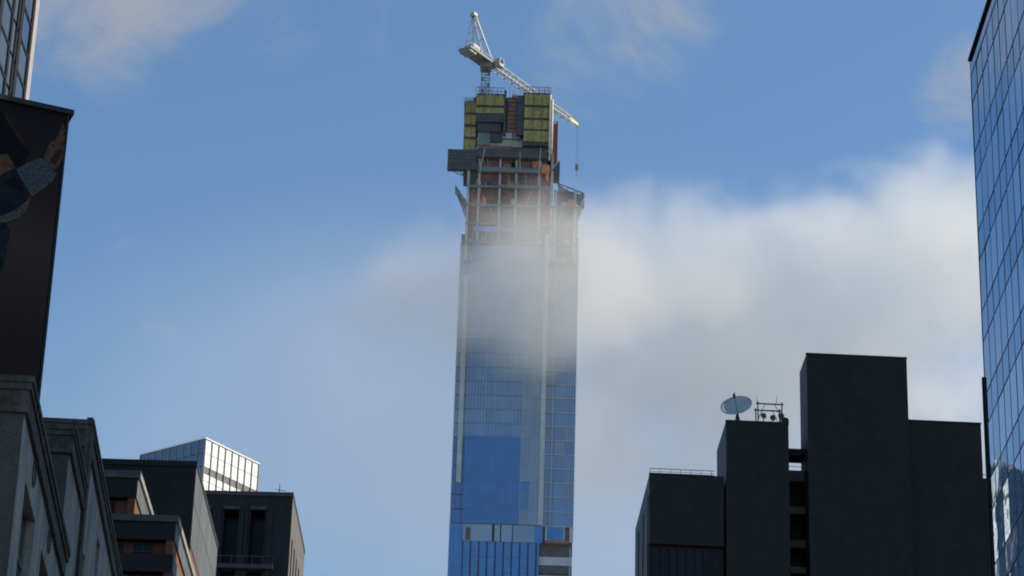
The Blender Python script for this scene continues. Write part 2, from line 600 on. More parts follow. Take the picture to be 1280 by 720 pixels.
poster = box('poster', m_print, rootJ, -WJ + .12, -.1, -0.01, 0.06, zJ0 + .1, zJ1 - .12)
box('cabinet', m_frame, rootJ, -WJ, 0, 0.06, 0.75, zJ0, zJ1 - .02)
fr = MB().box(-WJ, 0, -0.06, 0.058, zJ0, zJ0 + .1).box(-WJ, -WJ + .12, -0.06, 0.058, zJ0 + .1, zJ1 - .12).box(-.07, 0, -0.06, 0.058, zJ0 + .1, zJ1 - .12)
fr.build('frame', m_frame, rootJ)
MB().box(-WJ, .12, -0.16, 0.8, zJ1 - .12, zJ1 + .06).build('hood', m_frame, rootJ)
for k in range(5):
    MB().beam((-.6 - k * 1.7, .75, zJ0 + 6), (-.6 - k * 1.7, 4.2, zJ0 - .3), .14).build('brace', m_frame, rootJ)


def print_shape(name, pts, layer, material):
    poly = [J.F(x, y, -0.01) for x, y in pts]
    return MB().prism(poly, fx, -0.01 - .004 * layer, -0.01 - .004 * (layer - 1) - .0005).build(name, material, poster)


m_hair = mat('print_hair', (0.006, 0.005, 0.005), 0.8, scale=9, var=0.6, spec=.15)
m_skin = mat('print_skin', (0.095, 0.045, 0.028), 0.8, scale=7, var=0.45, spec=.15)
m_denim = mat('print_denim', (0.010, 0.012, 0.018), 0.8, scale=5, var=0.7, spec=.15)
m_pale = mat('print_pale', (0.07, 0.062, 0.058), 0.8, scale=14, var=0.8, spec=.15)
m_cuff = bpy.data.materials.new('print_cuff')
nt, n, l, p = nodes_of(m_cuff)
p.inputs['Roughness'].default_value = 0.5
t_ = n.new('ShaderNodeTexCoord'); vo = n.new('ShaderNodeTexVoronoi'); vo.inputs['Scale'].default_value = 17.0
l.new(t_.outputs['Object'], vo.inputs['Vector'])
rp = n.new('ShaderNodeValToRGB'); rp.color_ramp.interpolation = 'CONSTANT'
rp.color_ramp.elements[0].color = (0.085, 0.07, 0.06, 1); rp.color_ramp.elements[1].color = (0.012, 0.010, 0.011, 1); rp.color_ramp.elements[1].position = 0.36
l.new(vo.outputs['Distance'], rp.inputs[0]); l.new(rp.outputs[0], p.inputs['Base Color'])
print_shape('printed_face', [(0, 188), (10, 190), (16, 199), (17, 210), (10, 222), (-6, 226), (-30, 230), (-30, 190)], 1, m_skin)
print_shape('printed_hair', [(-30, 132), (-8, 134), (2, 138), (10, 148), (20, 166), (31, 176), (37, 190), (32, 204), (22, 210), (14, 200), (9, 192), (0, 194), (-10, 190), (-30, 200)], 2, m_hair)
print_shape('printed_jacket', [(-30, 226), (-2, 221), (14, 212), (24, 214), (33, 226), (36, 240), (33, 252), (20, 262), (8, 268), (-6, 272), (-30, 280)], 3, m_denim)
print_shape('printed_cuff', [(20, 212), (34, 204), (50, 198), (58, 201), (66, 213), (68, 219), (57, 229), (44, 238), (36, 240)], 4, m_cuff)
m_skin2 = mat('print_skin_shadow', (0.035, 0.017, 0.012), 0.8, scale=7, var=0.4, spec=.15)
print_shape('printed_hand', [(54, 199), (57, 191), (62, 186), (67, 182), (74, 178), (79, 184), (80, 194), (76, 203), (70, 212), (66, 212), (59, 202)], 5, m_skin)
for fpts in ([(66, 183), (69, 175), (73, 167), (77, 158), (79, 155), (80, 157), (78, 164), (74.5, 172), (71, 181)],
             [(70, 181), (74, 172), (78, 164), (80.5, 160), (81.5, 163), (79, 170), (76, 178)],
             [(74, 180), (78, 172), (81, 168), (82, 171), (80, 177), (78, 184)],
             [(77, 186), (80, 180), (82, 178), (82.5, 181), (80.5, 187), (79, 191)],
             [(57, 192), (59, 184), (64, 177), (67, 175), (67.5, 178), (64, 184), (62, 188)]):
    print_shape('printed_finger', fpts, 6, m_skin)
print_shape('printed_palm_shadow', [(62, 200), (68, 192), (75, 186), (78, 190), (74, 199), (68, 207)], 6, m_skin2)
print_shape('printed_hair_curl', [(4, 142), (9, 144), (18, 158), (28, 172), (33, 182), (30, 183), (22, 172), (12, 156)], 3, m_skin2)
print_shape('printed_sleeve_fold', [(6, 226), (20, 222), (30, 234), (28, 240), (16, 236)], 4, m_hair)
print_shape('printed_cuff_trim', [(66, 213), (68, 219), (57, 229), (44, 238), (36, 240), (40, 246), (54, 236), (66, 226), (71, 218)], 6, m_pale)
print_shape('printed_lining', [(-6, 272), (8, 268), (20, 262), (33, 252), (38, 246), (34, 262), (22, 274), (8, 278), (-6, 280)], 7, m_pale)
print_shape('printed_trousers', [(-30, 282), (-6, 280), (8, 280), (12, 290), (8, 312), (2, 340), (-10, 344), (-30, 340)], 8, m_denim)

# ------------------------------------------------------------------ stepped dark building with orange brick
m_cl = mat('pale_metal_edge', (0.33, 0.32, 0.3), 0.6, scale=2, var=0.25)
D = Site(246, 577, 160, 0.2)
rootD = thing('stepped_building', 'stepped dark building with grey side wall and orange brick terraces', 'building', D.loc, D.azd)
zD = D.z
LD = D.S(272, 680)[0]
WD = 16.0
va, za = D.S(237, 678)
zsoff = za
box('upper_block', m_fascia, rootD, -WD, -0.04, 0, LD, zsoff, zD - .35)
box('lower_block', m_fascia, rootD, -WD, -0.3, 0, LD, 0, zsoff - .004)
# side wall of wide precast panels with open joints
npan = 4
for k in range(npan):
    v0, v1 = LD * k / npan + (0.0 if k == 0 else .02), LD * (k + 1) / npan - .02
    for (q0, q1) in ((zsoff, (zsoff + zD) / 2 - .03), ((zsoff + zD) / 2 + .03, zD - .36)):
        box('wall_panel', m_conc, rootD, -.036, 0.02, v0, v1, q0, q1)
box('parapet', m_fascia, rootD, -WD, 0.06, -.08, LD, zD - .35, zD)
box('side_brickwork', m_orange, rootD, -.3, -.02, 0.3, LD, zsoff - 22, zsoff - .004)
box('side_brickwork', m_pale_brick, rootD, -.3, -.02, 0.3, LD, 0, zsoff - 22.004)
for k in range(5):
    for j in range(4):
        z0 = zsoff - 3.3 - j * 3.6
        v0 = 1.0 + k * 2.7
        w = box('window', m_void, rootD, -.1, 0.0, v0, v0 + 1.5, z0, z0 + 2.2)
        MB().box(0, .06, v0 - .1, v0, z0, z0 + 2.2).box(0, .06, v0 + 1.5, v0 + 1.6, z0, z0 + 2.2).box(0, .06, v0 - .1, v0 + 1.6, z0 - .15, z0 - .002).build('frame', m_cl, w)


def step_block(px, py, pxe, pye, pxl, bands):
    # the block's roof edge runs back from (px,py) to (pxe,pye), where it meets the upper block's front (y = 0)
    q = Vector((0, 0, 0))
    x1, z1 = D.F(pxe, pye, 0.0)
    c = D.local(PZ(px, py, z1))
    xr = (x1 + c.x) / 2; y0 = c.y
    xl = D.F(pxl, py, y0)[0] - 1.5
    zz = [D.F(px, b, y0)[1] for b in bands]
    return xr, y0, xl, z1, zz


for (px, py, pxe, pye, pxl, bands) in ((174, 589, 190, 643, 122, (598, 622, 648)), (222, 645, 241, 718, 128, (653, 675, 693))):
    xr, y0, xl, zt, (b1, b2, b3) = step_block(px, py, pxe, pye, pxl, bands)
    H = zt - b1
    yb = -0.02
    box('coping', m_coping, rootD, xl, xr + .12, y0 - .12, y0 + .3, b1, zt)
    box('coping', m_cl, rootD, xr - .3, xr + .12, y0 + .302, yb, zt - .35, zt)
    z = b1
    floor = (b1 - b2) + (b2 - b3)
    k = 0
    while z > 2 and k < 16:
        fz0 = z - (b1 - b2)
        box('fascia', m_fascia, rootD, xl, xr - .06, y0, yb, max(0, fz0), z)
        box('side_fascia', m_conc, rootD, xr - .055, xr, y0 + .0, yb, max(0, fz0), z - .02)
        if fz0 > 2:
            bz0 = max(0, fz0 - (b2 - b3))
            box('brick_storey', m_orange if k < 3 else m_orange, rootD, xl, xr - .1, y0 + .55, yb, bz0, fz0)
            box('brick_pier', m_orange, rootD, xr - .5, xr - .08, y0 + .05, y0 + .552, bz0, fz0)
            wx = xr - 1.3
            while wx - 1.0 > xl + .3:
                w = box('window', m_void, rootD, wx - 1.0, wx, y0 + .47, y0 + .56, bz0 + .3, fz0 - .12)
                MB().box(wx - .53, wx - .47, y0 + .44, y0 + .47, bz0 + .3, fz0 - .12).box(wx - 1.05, wx + .05, y0 + .42, y0 + .47, bz0 + .22, bz0 + .298).build('frame', m_dark, w)
                wx -= 1.9 if k % 2 else 1.6
        z = fz0 - (b2 - b3) - .004
        k += 1

# ------------------------------------------------------------------ dark office block with deep bays and slotted pale side
m_e = mat('dark_concrete', (0.02, 0.0185, 0.019), 0.8, scale=0.7, var=0.25, bump=0.2, streak=0.3)
m_e2 = mat('dark_lintel', (0.06, 0.056, 0.058), 0.7, scale=1.5, var=0.3)
m_beige = mat('beige_stone', (0.15, 0.138, 0.128), 0.8, scale=0.6, var=0.15, streak=0.2)
Eb = Site(366.5, 616, 220, 0.8)
rootE = thing('office_block', 'dark concrete office block with tall recessed bays and beige slotted side', 'building', Eb.loc, Eb.azd)
zE = Eb.z
LE = Eb.S(381, 686)[0]
WE = 14.0
xs = []
for pa, pb_ in ((280, 299), (313.5, 332), (246, 264)):
    a = Eb.F(pa, 640)[0]; b = Eb.F(pb_, 640)[0]
    xs.append((a, b))
ztop = Eb.F(300, 637)[1]
hol = [rect(a, b, 4, ztop) for a, b in xs]
mb = MB(); holed(mb, rect(-WE, 0, 0, zE - .35), hol, fx, 1.2)
mb.build('front_wall', m_e, rootE)
for (a, b) in xs:
    box('bay_window', m_void, rootE, a, b, 1.15, 1.25, 4, ztop)
    box('lintel', m_e2, rootE, a - .05, b + .05, -.12, -0.002, ztop, ztop + .28)
    for k in range(16):
        zz = ztop - 4.2 - 4.2 * k
        if zz > 5:
            box('spandrel', m_e, rootE, a + .004, b - .004, 0.9, 1.14, zz - .9, zz)
    for e_ in (a - .55, b + .2):
        box('pilaster', m_e2 if False else m_e, rootE, e_, e_ + .35, -.18, -0.002, 3, ztop + .0)
zb_ = Eb.F(300, 712)[1]
box('ledge', m_e2, rootE, xs[0][0] - .8, xs[1][1] + .9, -.45, -.19, zb_, zb_ + .35)
box('ledge_rail', m_e2, rootE, xs[0][0] - .8, xs[1][1] + .9, -.43, -.39, zb_ + 1.0, zb_ + 1.06)
for k in range(7):
    xx = xs[0][0] - .75 + (xs[1][1] - xs[0][0] + 1.6) * k / 6
    box('ledge_post', m_e2, rootE, xx - .02, xx + .02, -.43, -.39, zb_ + .35, zb_ + 1.0)
slots = []
for k in range(5):
    v = LE * (0.09 + 0.175 * k)
    slots.append((v, v + LE * .075, 3, zE - 3.4))
mb = MB(); holed(mb, rect(0, LE, 0, zE - .35), [rect(*s) for s in slots], lambda a, b, d: (-d + .004, a, b), .5)
mb.build('side_wall', m_beige, rootE)
for s in slots:
    box('slot_glazing', m_void, rootE, -.6, -.5, s[0], s[1], s[2], s[3])
box('core', m_e, rootE, -WE, -.7, 1.3, LE, 0, zE - .4)
box('parapet', m_e2, rootE, -WE, 0.05, -.1, LE, zE - .35, zE)
ax = Eb.F(349.5, 612, 4)[0]
at_ = Eb.F(349.5, 605, 4)[1]
an = MB().tube((ax, 4, zE - .4), (ax, 4, at_), .05, .03, 6).tube((ax + .45, 4, zE - .4), (ax + .45, 4, zE + .9), .04, .03, 6).beam((ax - .3, 4, at_ - .5), (ax + .5, 4, at_ - .6), .04)
tag(an.build('roof_antenna', m_dark), 'thin mast antenna on the roof of the dark office block', 'antenna')
bpy.data.objects['roof_antenna'].location = Eb.loc
bpy.data.objects['roof_antenna'].rotation_euler = (0, 0, -R(Eb.azd))

# ------------------------------------------------------------------ far tower with white sunlit crown
m_white = mat('white_panel', (0.86, 0.84, 0.8), 0.35, scale=0.3, var=0.05)
m_wjoint = mat('panel_joint', (0.22, 0.2, 0.19), 0.6)
m_cglass = glass('crown_glass', (0.05, 0.09, 0.15), 0.06, 1.9, wave=0.02, var=0.3)
m_wband = mat('louvre_band', (0.17, 0.16, 0.15), 0.7)
Fc = Site(257, 547, 620, 36.0)
rootF = thing('glass_tower', 'distant square tower with bright white sunlit crown and blue glass side', 'building', Fc.loc, Fc.azd)
zF = Fc.z
LF = Fc.local(PZ(320, 580, zF))[1]
WF = -Fc.local(PZ(183, 571, zF))[0]
box('core', m_wjoint, rootF, -WF, -.25, .25, LF, 0, zF - .3)
nc, ph = 8, 3.4
pw = LF / nc
pane = MB().box(-.2, 0.0, 0.12, pw - .12, .08, ph - .08).build('white_panel', m_white, rootF)
band = MB().box(-.24, -.1, 0.0, pw, ph - 1.7, ph).build('louvre', m_wband, rootF)
short = MB().box(-.2, 0.0, 0.12, pw - .12, .08, ph - 1.75).build('white_panel', m_white, rootF)
rows = int(zF / ph)
first = True; nw = 0
bandrow = int((zF - .3 - Fc.S(256, 593)[1]) / ph)
print('bandrow', bandrow)
joined = MB()
for r_ in range(rows):
    z0 = zF - .3 - (r_ + 1) * ph
    for c in range(nc):
        if r_ == bandrow:
            (band if c == 0 else dup(band)).location = (0, c * pw, z0)
            (short if c == 0 else dup(short)).location = (0, c * pw, z0)
        elif r_ < 14:
            (pane if first else dup(pane)).location = (0, c * pw, z0)
            first = False
        else:
            joined.box(-.2, 0.0, c * pw + .12, (c + 1) * pw - .12, z0 + .08, z0 + ph - .08)
o = joined.build('lower_white_panels', m_white, rootF); o['kind'] = 'stuff'
ncl = 9
pwl = WF / ncl
pn = MB().box(0.08, pwl - .08, 0, .2, .12, ph - .12).build('pane', m_cglass, rootF)
joined = MB(); first = True
for r_ in range(rows):
    z0 = zF - .3 - (r_ + 1) * ph
    for c in range(ncl):
        if r_ < 10:
            o = pn if first else dup(pn)
            o.location = (-WF + c * pwl, 0, z0); o.rotation_euler = (random.uniform(-.004, .004), 0, random.uniform(-.004, .004))
            first = False
        else:
            joined.box(-WF + c * pwl + .08, -WF + (c + 1) * pwl - .08, 0, .2, z0 + .12, z0 + ph - .12)
o = joined.build('lower_panes', m_cglass, rootF); o['kind'] = 'stuff'
for c in range(nc + 1):
    box('mullion', m_wjoint, rootF, -.1, 0.25, c * pw - .09, c * pw + .09, 0, zF)
for c in range(ncl + 1):
    box('mullion', m_cl, rootF, -WF + c * pwl - .07, -WF + c * pwl + .07, -.2, .1, 0, zF)
box('roof_rim', m_white, rootF, -WF - .1, .26, -.21, LF + .1, zF - .3, zF)

# ------------------------------------------------------------------ curtain-wall towers beside the street
m_gglass = glass('blue_curtain_glass', (0.42, 0.50, 0.60), 0.012, 1.5, metal=1.0, wave=0.007, wscale=0.5, var=0.14, edge=(0.8, 0.88, 0.96))
m_gspan = glass('blue_spandrel_glass', (0.34, 0.43, 0.54), 0.03, 1.5, metal=1.0, wave=0.007, wscale=0.5, var=0.14, edge=(0.72, 0.83, 0.94))
m_gline = mat('blue_grey_joint', (0.03, 0.045, 0.07), 0.6)
m_gmull = mat('dark_mullion', (0.012, 0.013, 0.016), 0.7, spec=0.2)
G = Site(1213, 75, 120, 0.0)
rootG = thing('curtain_wall_building', 'blue mirror glass curtain wall building reflecting the white tower', 'building', G.loc, G.azd)
zG = G.z
LG = 46.0            # the facade runs back towards the camera, local y from -LG to 0
FH, SPH, PW = 4.15, 1.5, 1.5
box('core', m_gmull, rootG, 0.5, 34, -LG, 0, 0, zG - .3)
vp = MB().box(0, .12, .025, PW - .025, .04, FH - SPH - .04).build('vision_pane', m_gglass, rootG)
sp_ = MB().box(0, .12, .025, PW - .025, .04, SPH - .04).build('spandrel_pane', m_gspan, rootG)
jv, js = MB(), MB(); f1 = f2 = True
nfl = int(zG / FH)
ncol = int(LG / PW)
for r_ in range(nfl):
    zt = zG - .9 - r_ * FH
    for c in range(ncol):
        y = -(c + 1) * PW
        if r_ < 9 and c < 15:
            o = vp if f1 else dup(vp)
            o.location = (0, y, zt - FH + 0.0); f1 = False
            o.rotation_euler = (0, random.gauss(0, .0016), random.gauss(0, .0016))
            o = sp_ if f2 else dup(sp_)
            o.location = (0, y, zt - SPH); f2 = False
            o.rotation_euler = (0, random.gauss(0, .0016), random.gauss(0, .0016))
        elif zt - FH > .2:
            jv.box(0, .12, y + .035, y + PW - .035, zt - FH + .04, zt - SPH - .04)
            js.box(0, .12, y + .035, y + PW - .035, zt - SPH + .04, zt - .04)
o = jv.build('lower_vision_panes', m_gglass, rootG); o['kind'] = 'stuff'
o = js.build('lower_spandrel_panes', m_gspan, rootG); o['kind'] = 'stuff'
for c in range(ncol + 1):
    box('mullion', m_gline, rootG, -.012, .3, -c * PW - .022, -c * PW + .022, 0, zG - .9)
for r_ in range(nfl):
    zt = zG - .9 - r_ * FH
    box('transom', m_gline, rootG, -.016, .3, -LG, 0, zt - .022, zt + .022)
    box('transom', m_gline, rootG, -.016, .3, -LG, 0, zt - SPH - .022, zt - SPH + .022)
pr0 = MB().box(-.02, .12, .02, PW - .02, 0.02, .8).build('parapet_pane', m_gspan, rootG)
for c in range(ncol):
    (pr0 if c == 0 else dup(pr0)).location = (0, -(c + 1) * PW, zG - .88)
box('roof_sun_blocker', m_gspan, rootG, 9, 30, -42, -.5, zG + .062, zG + 10)  # unseen box added on the roof to shade the brickwork across the street
box('roof_cap', m_gmull, rootG, -.12, 34, -LG, .06, zG - .06, zG + .06)
box('corner_fin', m_gmull, rootG, -.02, .5, 0.0, .1, 0, zG - .06)
box('edge_pipe', m_gmull, rootG, -.1, .2, 0.1, .28, 0, G.S(1231, 470)[1])

# left glass tower above the billboard
m_lglass = glass('pale_curtain_glass', (0.02, 0.03, 0.04), 0.02, 2.1, wave=0.03, wscale=0.5, var=0.3)
m_strip = mat('pale_corner_strip', (0.42, 0.38, 0.36), 0.6, var=0.1)
I = Site(44, 45, 150, 1.5)
rootI = thing('glass_office_tower', 'glass office tower with dark framed panes rising behind the billboard', 'building', I.loc, I.azd)
zI = I.z + 16
LI, FHI = 34.0, 4.6
box('core', m_gmull, rootI, -26, -.5, -LI, 0, 0, zI)
m_lgreen = glass('green_curtain_glass', (0.05, 0.065, 0.06), 0.05, 1.7, var=0.2)
FHI = I.S(24, 42)[1] - I.S(24, 95)[1]
box('corner_strip', m_strip, rootI, -.5, .05, I.S(38, 60)[0], .0, 0, zI)
cols = [(37.8, 35.2, 'f'), (35.2, 24.2, 'p'), (24.2, 20.6, 'f'), (20.6, 18.4, 'n'), (18.4, 17.2, 'f'), (17.2, 12.2, 'n'), (12.2, 9.8, 'f'), (9.8, -3, 'p'), (-3, -7, 'f'), (-7, -12, 'n'), (-12, -15, 'f'), (-15, -32, 'p'), (-32, -36, 'f')]
jn = MB()
zref = I.S(24, 42)[1]
ntop = int((zI - zref) / FHI)
for (pa, pb4, kd) in cols:
    a, b = I.S(pb4, 60)[0], I.S(pa, 60)[0]
    if kd == 'f':
        box('pier', m_gmull, rootI, -.45, .06, a + .002, b - .002, 0, zI)
        continue
    for r_ in range(int(zI / FHI)):
        z0 = zref + (ntop - r_) * FHI
        if z0 < 2:
            break
        gm_ = m_lglass if kd == 'p' else m_lgreen
        if r_ < 16:
            pn = MB().box(-.12, 0, .02, b - a - .02, .12, FHI - .12).build('pane', gm_, rootI)
            pn.location = (0, a, z0)
            pn.rotation_euler = (0, random.gauss(0, .003), random.gauss(0, .003))
        else:
            jn.box(-.12, 0, a + .02, b - .02, z0 + .12, z0 + FHI - .12)
        if kd == 'p':
            box('transom', m_gmull, rootI, -.3, .04, a, b, z0 - .11, z0 + .11)
o = jn.build('lower_panes', m_lglass, rootI); o['kind'] = 'stuff'
box('roof_cap', m_gmull, rootI, -26, .1, -LI, .05, zI, zI + .3)

# ------------------------------------------------------------------ black granite building with stepped blocks
HY = 300.0
Hs = Site(812, 591.5, HY, -2.0)
rootH = thing('granite_building', 'black granite building with stepped windowless blocks and rooftop dish', 'building', Hs.loc, Hs.azd)
zH = Hs.z
wm = Hs.F(990, 600)[0]
lm_ = Hs.local(PZ(788, 661, zH))[1]
# main low block: front wall is carried on the top storeys, with tall windows below
yb = Hs.F(830, 680)[1]
box('low_block', m_granite, rootH, 0, Hs.F(905, 620)[0], 0.0, lm_, yb, zH)
box('low_block', m_granite, rootH, 0, Hs.F(905, 620)[0], 0.6, lm_, 0, yb - .004)
for k in range(7):
    xa = .4 + k * (Hs.F(893, 700)[0] - .6) / 7; xb = .3 + (k + 1) * (Hs.F(893, 700)[0] - .6) / 7
    for j in range(3):
        w = box('window', m_void, rootH, xa, xb - .05, .45, .58, yb - 4.0 - j * 4.2, yb - .3 - j * 4.2)
box('roof_edge', m_granite, rootH, -.06, Hs.F(893, 620)[0], -.08, .25, zH - .12, zH + .05)
# left side: fins
for k in range(3):
    v0 = lm_ * (.06 + .33 * k)
    box('side_fin', m_granite, rootH, -.1, -0.002, v0, v0 + .7, 0, zH - 2.2)
# block with the dish
xa, zb1 = Hs.F(907.5, 526, -.2)
xb = Hs.F(985.5, 526, -.2)[0]
l1 = Hs.local(PZ(893.5, 560, zb1))[1]
box('dish_block', m_granite, rootH, xa, xb, 1.5 - 1.7, max(l1, 9), 0, zb1)
box('roof_edge', m_granite, rootH, xa - .05, xb + .05, -.26, .1, zb1 - .1, zb1 + .12)
xa1, xb1 = xa, xb
# tall block
xa2, zt2 = Hs.F(1008, 442, -.6)
xb2 = Hs.F(1133, 443, -.6)[0]
box('tall_block', m_granite, rootH, xa2, xb2, -.6, Hs.S(1000, 497, xa2)[0], 0, zt2)
print('tall depth', Hs.S(1000, 497, xa2)[0])
box('roof_edge', m_granite, rootH, xa2 - .05, xb2 + .05, -.66, -.3, zt2 - .1, zt2 + .1)
# right block
xb3, zt3 = Hs.F(1226, 529.5, .5)
box('right_block', m_granite, rootH, xb2 + .002, xb3, .5, 16, 0, zt3)
box('roof_edge', m_granite, rootH, xb2 + .002, xb3 + .05, .42, .8, zt3 - .1, zt3 + .1)
# slot between the blocks: bridges, rail, dark slab floors
for (pa, pb2, nm) in ((567, 575, 'bridge_beam'), (594, 607, 'bridge_beam'), (639, 648, 'bridge_beam'), (681, 690, 'bridge_beam'), (714, 722, 'bridge_beam')):
    z1_ = Hs.F(996, pa, 4)[1]; z0_ = Hs.F(996, pb2, 4)[1]
    box(nm, m_e2 if pa > 580 else m_granite, rootH, xb1 + .002, xa2 - .002, 2.5, 5, z0_, z1_)
zz_ = Hs.F(996, 602, 10)[1]
tdp = Hs.S(1000, 497, xa2)[0]
box('slot_wall', m_granite, rootH, xb1 - 2, xa2 + 4, max(tdp, 9) + .01, max(tdp, 9) + 2, 0, zz_)
box('slot_floor', m_granite, rootH, xb1 + .002, xa2 - .002, 5.2, max(tdp, 9), 0, Hs.F(996, 612, 5)[1])
zr = Hs.F(996, 583.5, 4)[1]
MB().beam((xb1, 4, zr), (xa2, 4, zr), .06).build('slot_rail', m_dark, rootH)
zl = Hs.F(993, 612, 3)[1]
# railing along the low roof
zr1 = Hs.F(850, 587, 1.5)[1]
xr1 = Hs.F(893, 590, 1.5)[0]
xr0 = Hs.F(812.5, 588, 1.5)[0]
rl = MB()
rl.beam((xr0, 1.5, zr1), (xr1, 1.5, zr1), .06)
rl.beam((xr0, 1.5, zr1 - .35), (xr1, 1.5, zr1 - .35), .035)
rl.build('roof_railing', m_dark, rootH)
for k in range(7):
    xx = xr0 + (xr1 - xr0) * k / 6.3
    MB().beam((xx, 1.5, zH + .0), (xx, 1.5, zr1), .05).build('railing_post', m_dark, rootH)

# satellite dish on the block
m_dish = mat('dish_paint', (0.34, 0.36, 0.38), 0.45, scale=1.2, var=0.12)
dx, _ = Hs.F(921, 520, 3.0)
dc = Hs.F(920.3, 506.5, 3.0)
dr = (Hs.F(940.5, 506, 3)[0] - Hs.F(900.5, 506, 3)[0]) / 2
rootK = thing('satellite_dish', 'large pale satellite dish on the roof of the black granite block', 'satellite dish', Hs.loc, Hs.azd)
dn = Vector((-.28, -.80, .55)).normalized()      # where the bowl looks
dcen = Vector((dc[0], 3.0, dc[1]))
t1 = dn.cross(Vector((0, 0, 1))).normalized(); t2 = t1.cross(dn)
bowl = MB(); NR, NA = 6, 36
for i in range(NR + 1):
    r_ = dr * i / NR
    for k in range(NA):
        a = 2 * math.pi * k / NA
        bowl.v.append(tuple(dcen + t1 * (r_ * math.cos(a)) + t2 * (r_ * math.sin(a)) + dn * (0.16 * dr * ((r_ / dr) ** 2 - 1) * 2)))
for i in range(NR):
    for k in range(NA):
        bowl.f.append((i * NA + k, i * NA + (k + 1) % NA, (i + 1) * NA + (k + 1) % NA, (i + 1) * NA + k))
ob = bowl.build('reflector', m_dish, rootK, smooth=True)
so = ob.modifiers.new('thick', 'SOLIDIFY'); so.thickness = .06
rib = MB()
feed = dcen + dn * dr * .62
for a in (0.3, 2.4, 4.5):
    rib.beam(dcen + t1 * (dr * .96 * math.cos(a)) + t2 * (dr * .96 * math.sin(a)), feed, .05)
rib.build('feed_strut', m_dark, rootK)
MB().tube(feed - dn * .1, feed + dn * .35, .14, .18, 10).build('feed_horn', m_dark, rootK)
MB().tube(feed - dn * .1, feed + Vector((0, 0, .7)), .05, .04, 6).build('lightning_rod', m_dark, rootK)
hub = dcen - dn * (.34 * dr)
MB().tube((hub.x, hub.y, zb1), (hub.x, hub.y, hub.z), .17, .14, 10).build('mount_post', m_dark, rootK)
lg = MB()
for (ox, oy) in ((.55, -.5), (-.55, -.5), (.55, .6), (-.55, .6)):
    MB().beam((hub.x + ox, hub.y + oy, zb1 + .002), (hub.x, hub.y, hub.z - .15), .07).build('mount_leg', m_dark, rootK)

# steel antenna frame with small drum antennas
rootL = thing('antenna_frame', 'steel antenna frame with small drums beside the satellite dish', 'antenna', Hs.loc, Hs.azd)
ax0 = Hs.F(947.5, 520, 3)[0]; ax1 = Hs.F(977.5, 520, 3)[0]; azt = Hs.F(960, 505, 3)[1]
zmid = zb1 + (azt - zb1) * .42
for (x_, y_) in ((ax0, 3), (ax1, 3), (ax0, 5), (ax1, 5)):
    MB().beam((x_, y_, zb1 + .12), (x_, y_, azt + .25), .13).build('frame_post', m_dark, rootL)
for y_ in (3, 5):
    MB().beam((ax0 - .2, y_, azt), (ax1 + .2, y_, azt), .13).build('top_beam', m_dark, rootL)
    MB().beam((ax0, y_, zmid - .15), (ax1, y_, zmid - .15), .13).build('middle_beam', m_dark, rootL)
    MB().beam((ax0, y_, zb1 + .28), (ax1, y_, zb1 + .28), .16).build('bottom_beam', m_dark, rootL)
    MB().beam((ax0, y_, zmid + .25), (ax0 + (ax1 - ax0) * .3, y_, azt), .06).build('knee_brace', m_dark, rootL)
    MB().beam((ax1, y_, zmid + .25), (ax1 - (ax1 - ax0) * .3, y_, azt), .06).build('knee_brace', m_dark, rootL)
for i, (fxx, zo, rr_) in enumerate(((.22, .55, .3), (.6, .35, .32), (.95, .6, .36), (1.12, .0, .42))):
    x_ = ax0 + (ax1 - ax0) * fxx
    MB().tube((x_, 2.75, zmid + zo), (x_ + .15, 3.3, zmid + zo + .05), rr_, rr_ * .8, 14).build('drum_antenna', m_dark if i < 3 else m_e, rootL)
    MB().tube((x_, 3.05, zmid - .1), (x_, 3.05, zmid + zo), .05, .05, 6).build('drum_bracket', m_dark, rootL)
for x_ in (ax0 - .1, ax0 + (ax1 - ax0) * .78):
    MB().tube((x_, 3, azt), (x_, 3, azt + 1.0), .03, .02, 6).build('whip_antenna', m_dark, rootL)

# low wing at the right end of the granite building
zlow = Hs.F(1232, 598, 3)[1]
box('low_wing', m_granite, rootH, xb3 + .002, xb3 + 9, 3, 12, 0, zlow)
MB().beam((xb3, 3, zlow + .45), (xb3 + 9, 3, zlow + .45), .06).build('wing_rail', m_coping, rootH)

# stone building added out of view to keep sun off the brick buildings opposite
m_stone = mat('limestone', (0.4, 0.375, 0.34), 0.8, scale=0.4, var=0.15, streak=0.2)
rootS = thing('shading_building', 'unseen limestone building added to shade the brick buildings opposite', 'building', (33, 120.6, 0), 0.0)
box('building_body', m_stone, rootS, 0, 30, 0, 34, 0, 96)
for k in range(5):
    box('window_strip', m_void, rootS, -.12, -.002, 2 + k * 5.6, 5.4 + k * 5.6, 8, 92)
box('parapet', m_stone, rootS, -.3, 30.3, -.3, 34.3, 96.002, 97.2)

# ------------------------------------------------------------------ the skyscraper under construction
TY = 750.0
T = Site(640, 430, TY, 0.0)
rootT = thing('skyscraper', 'slender blue glass skyscraper under construction, its upper floors in cloud', 'skyscraper', T.loc, T.azd)


def U(px, py, v=0.0):
    return T.F(px, py, v)[0]


def Z(py, px=640, v=0.0):
    return T.F(px, py, v)[1]


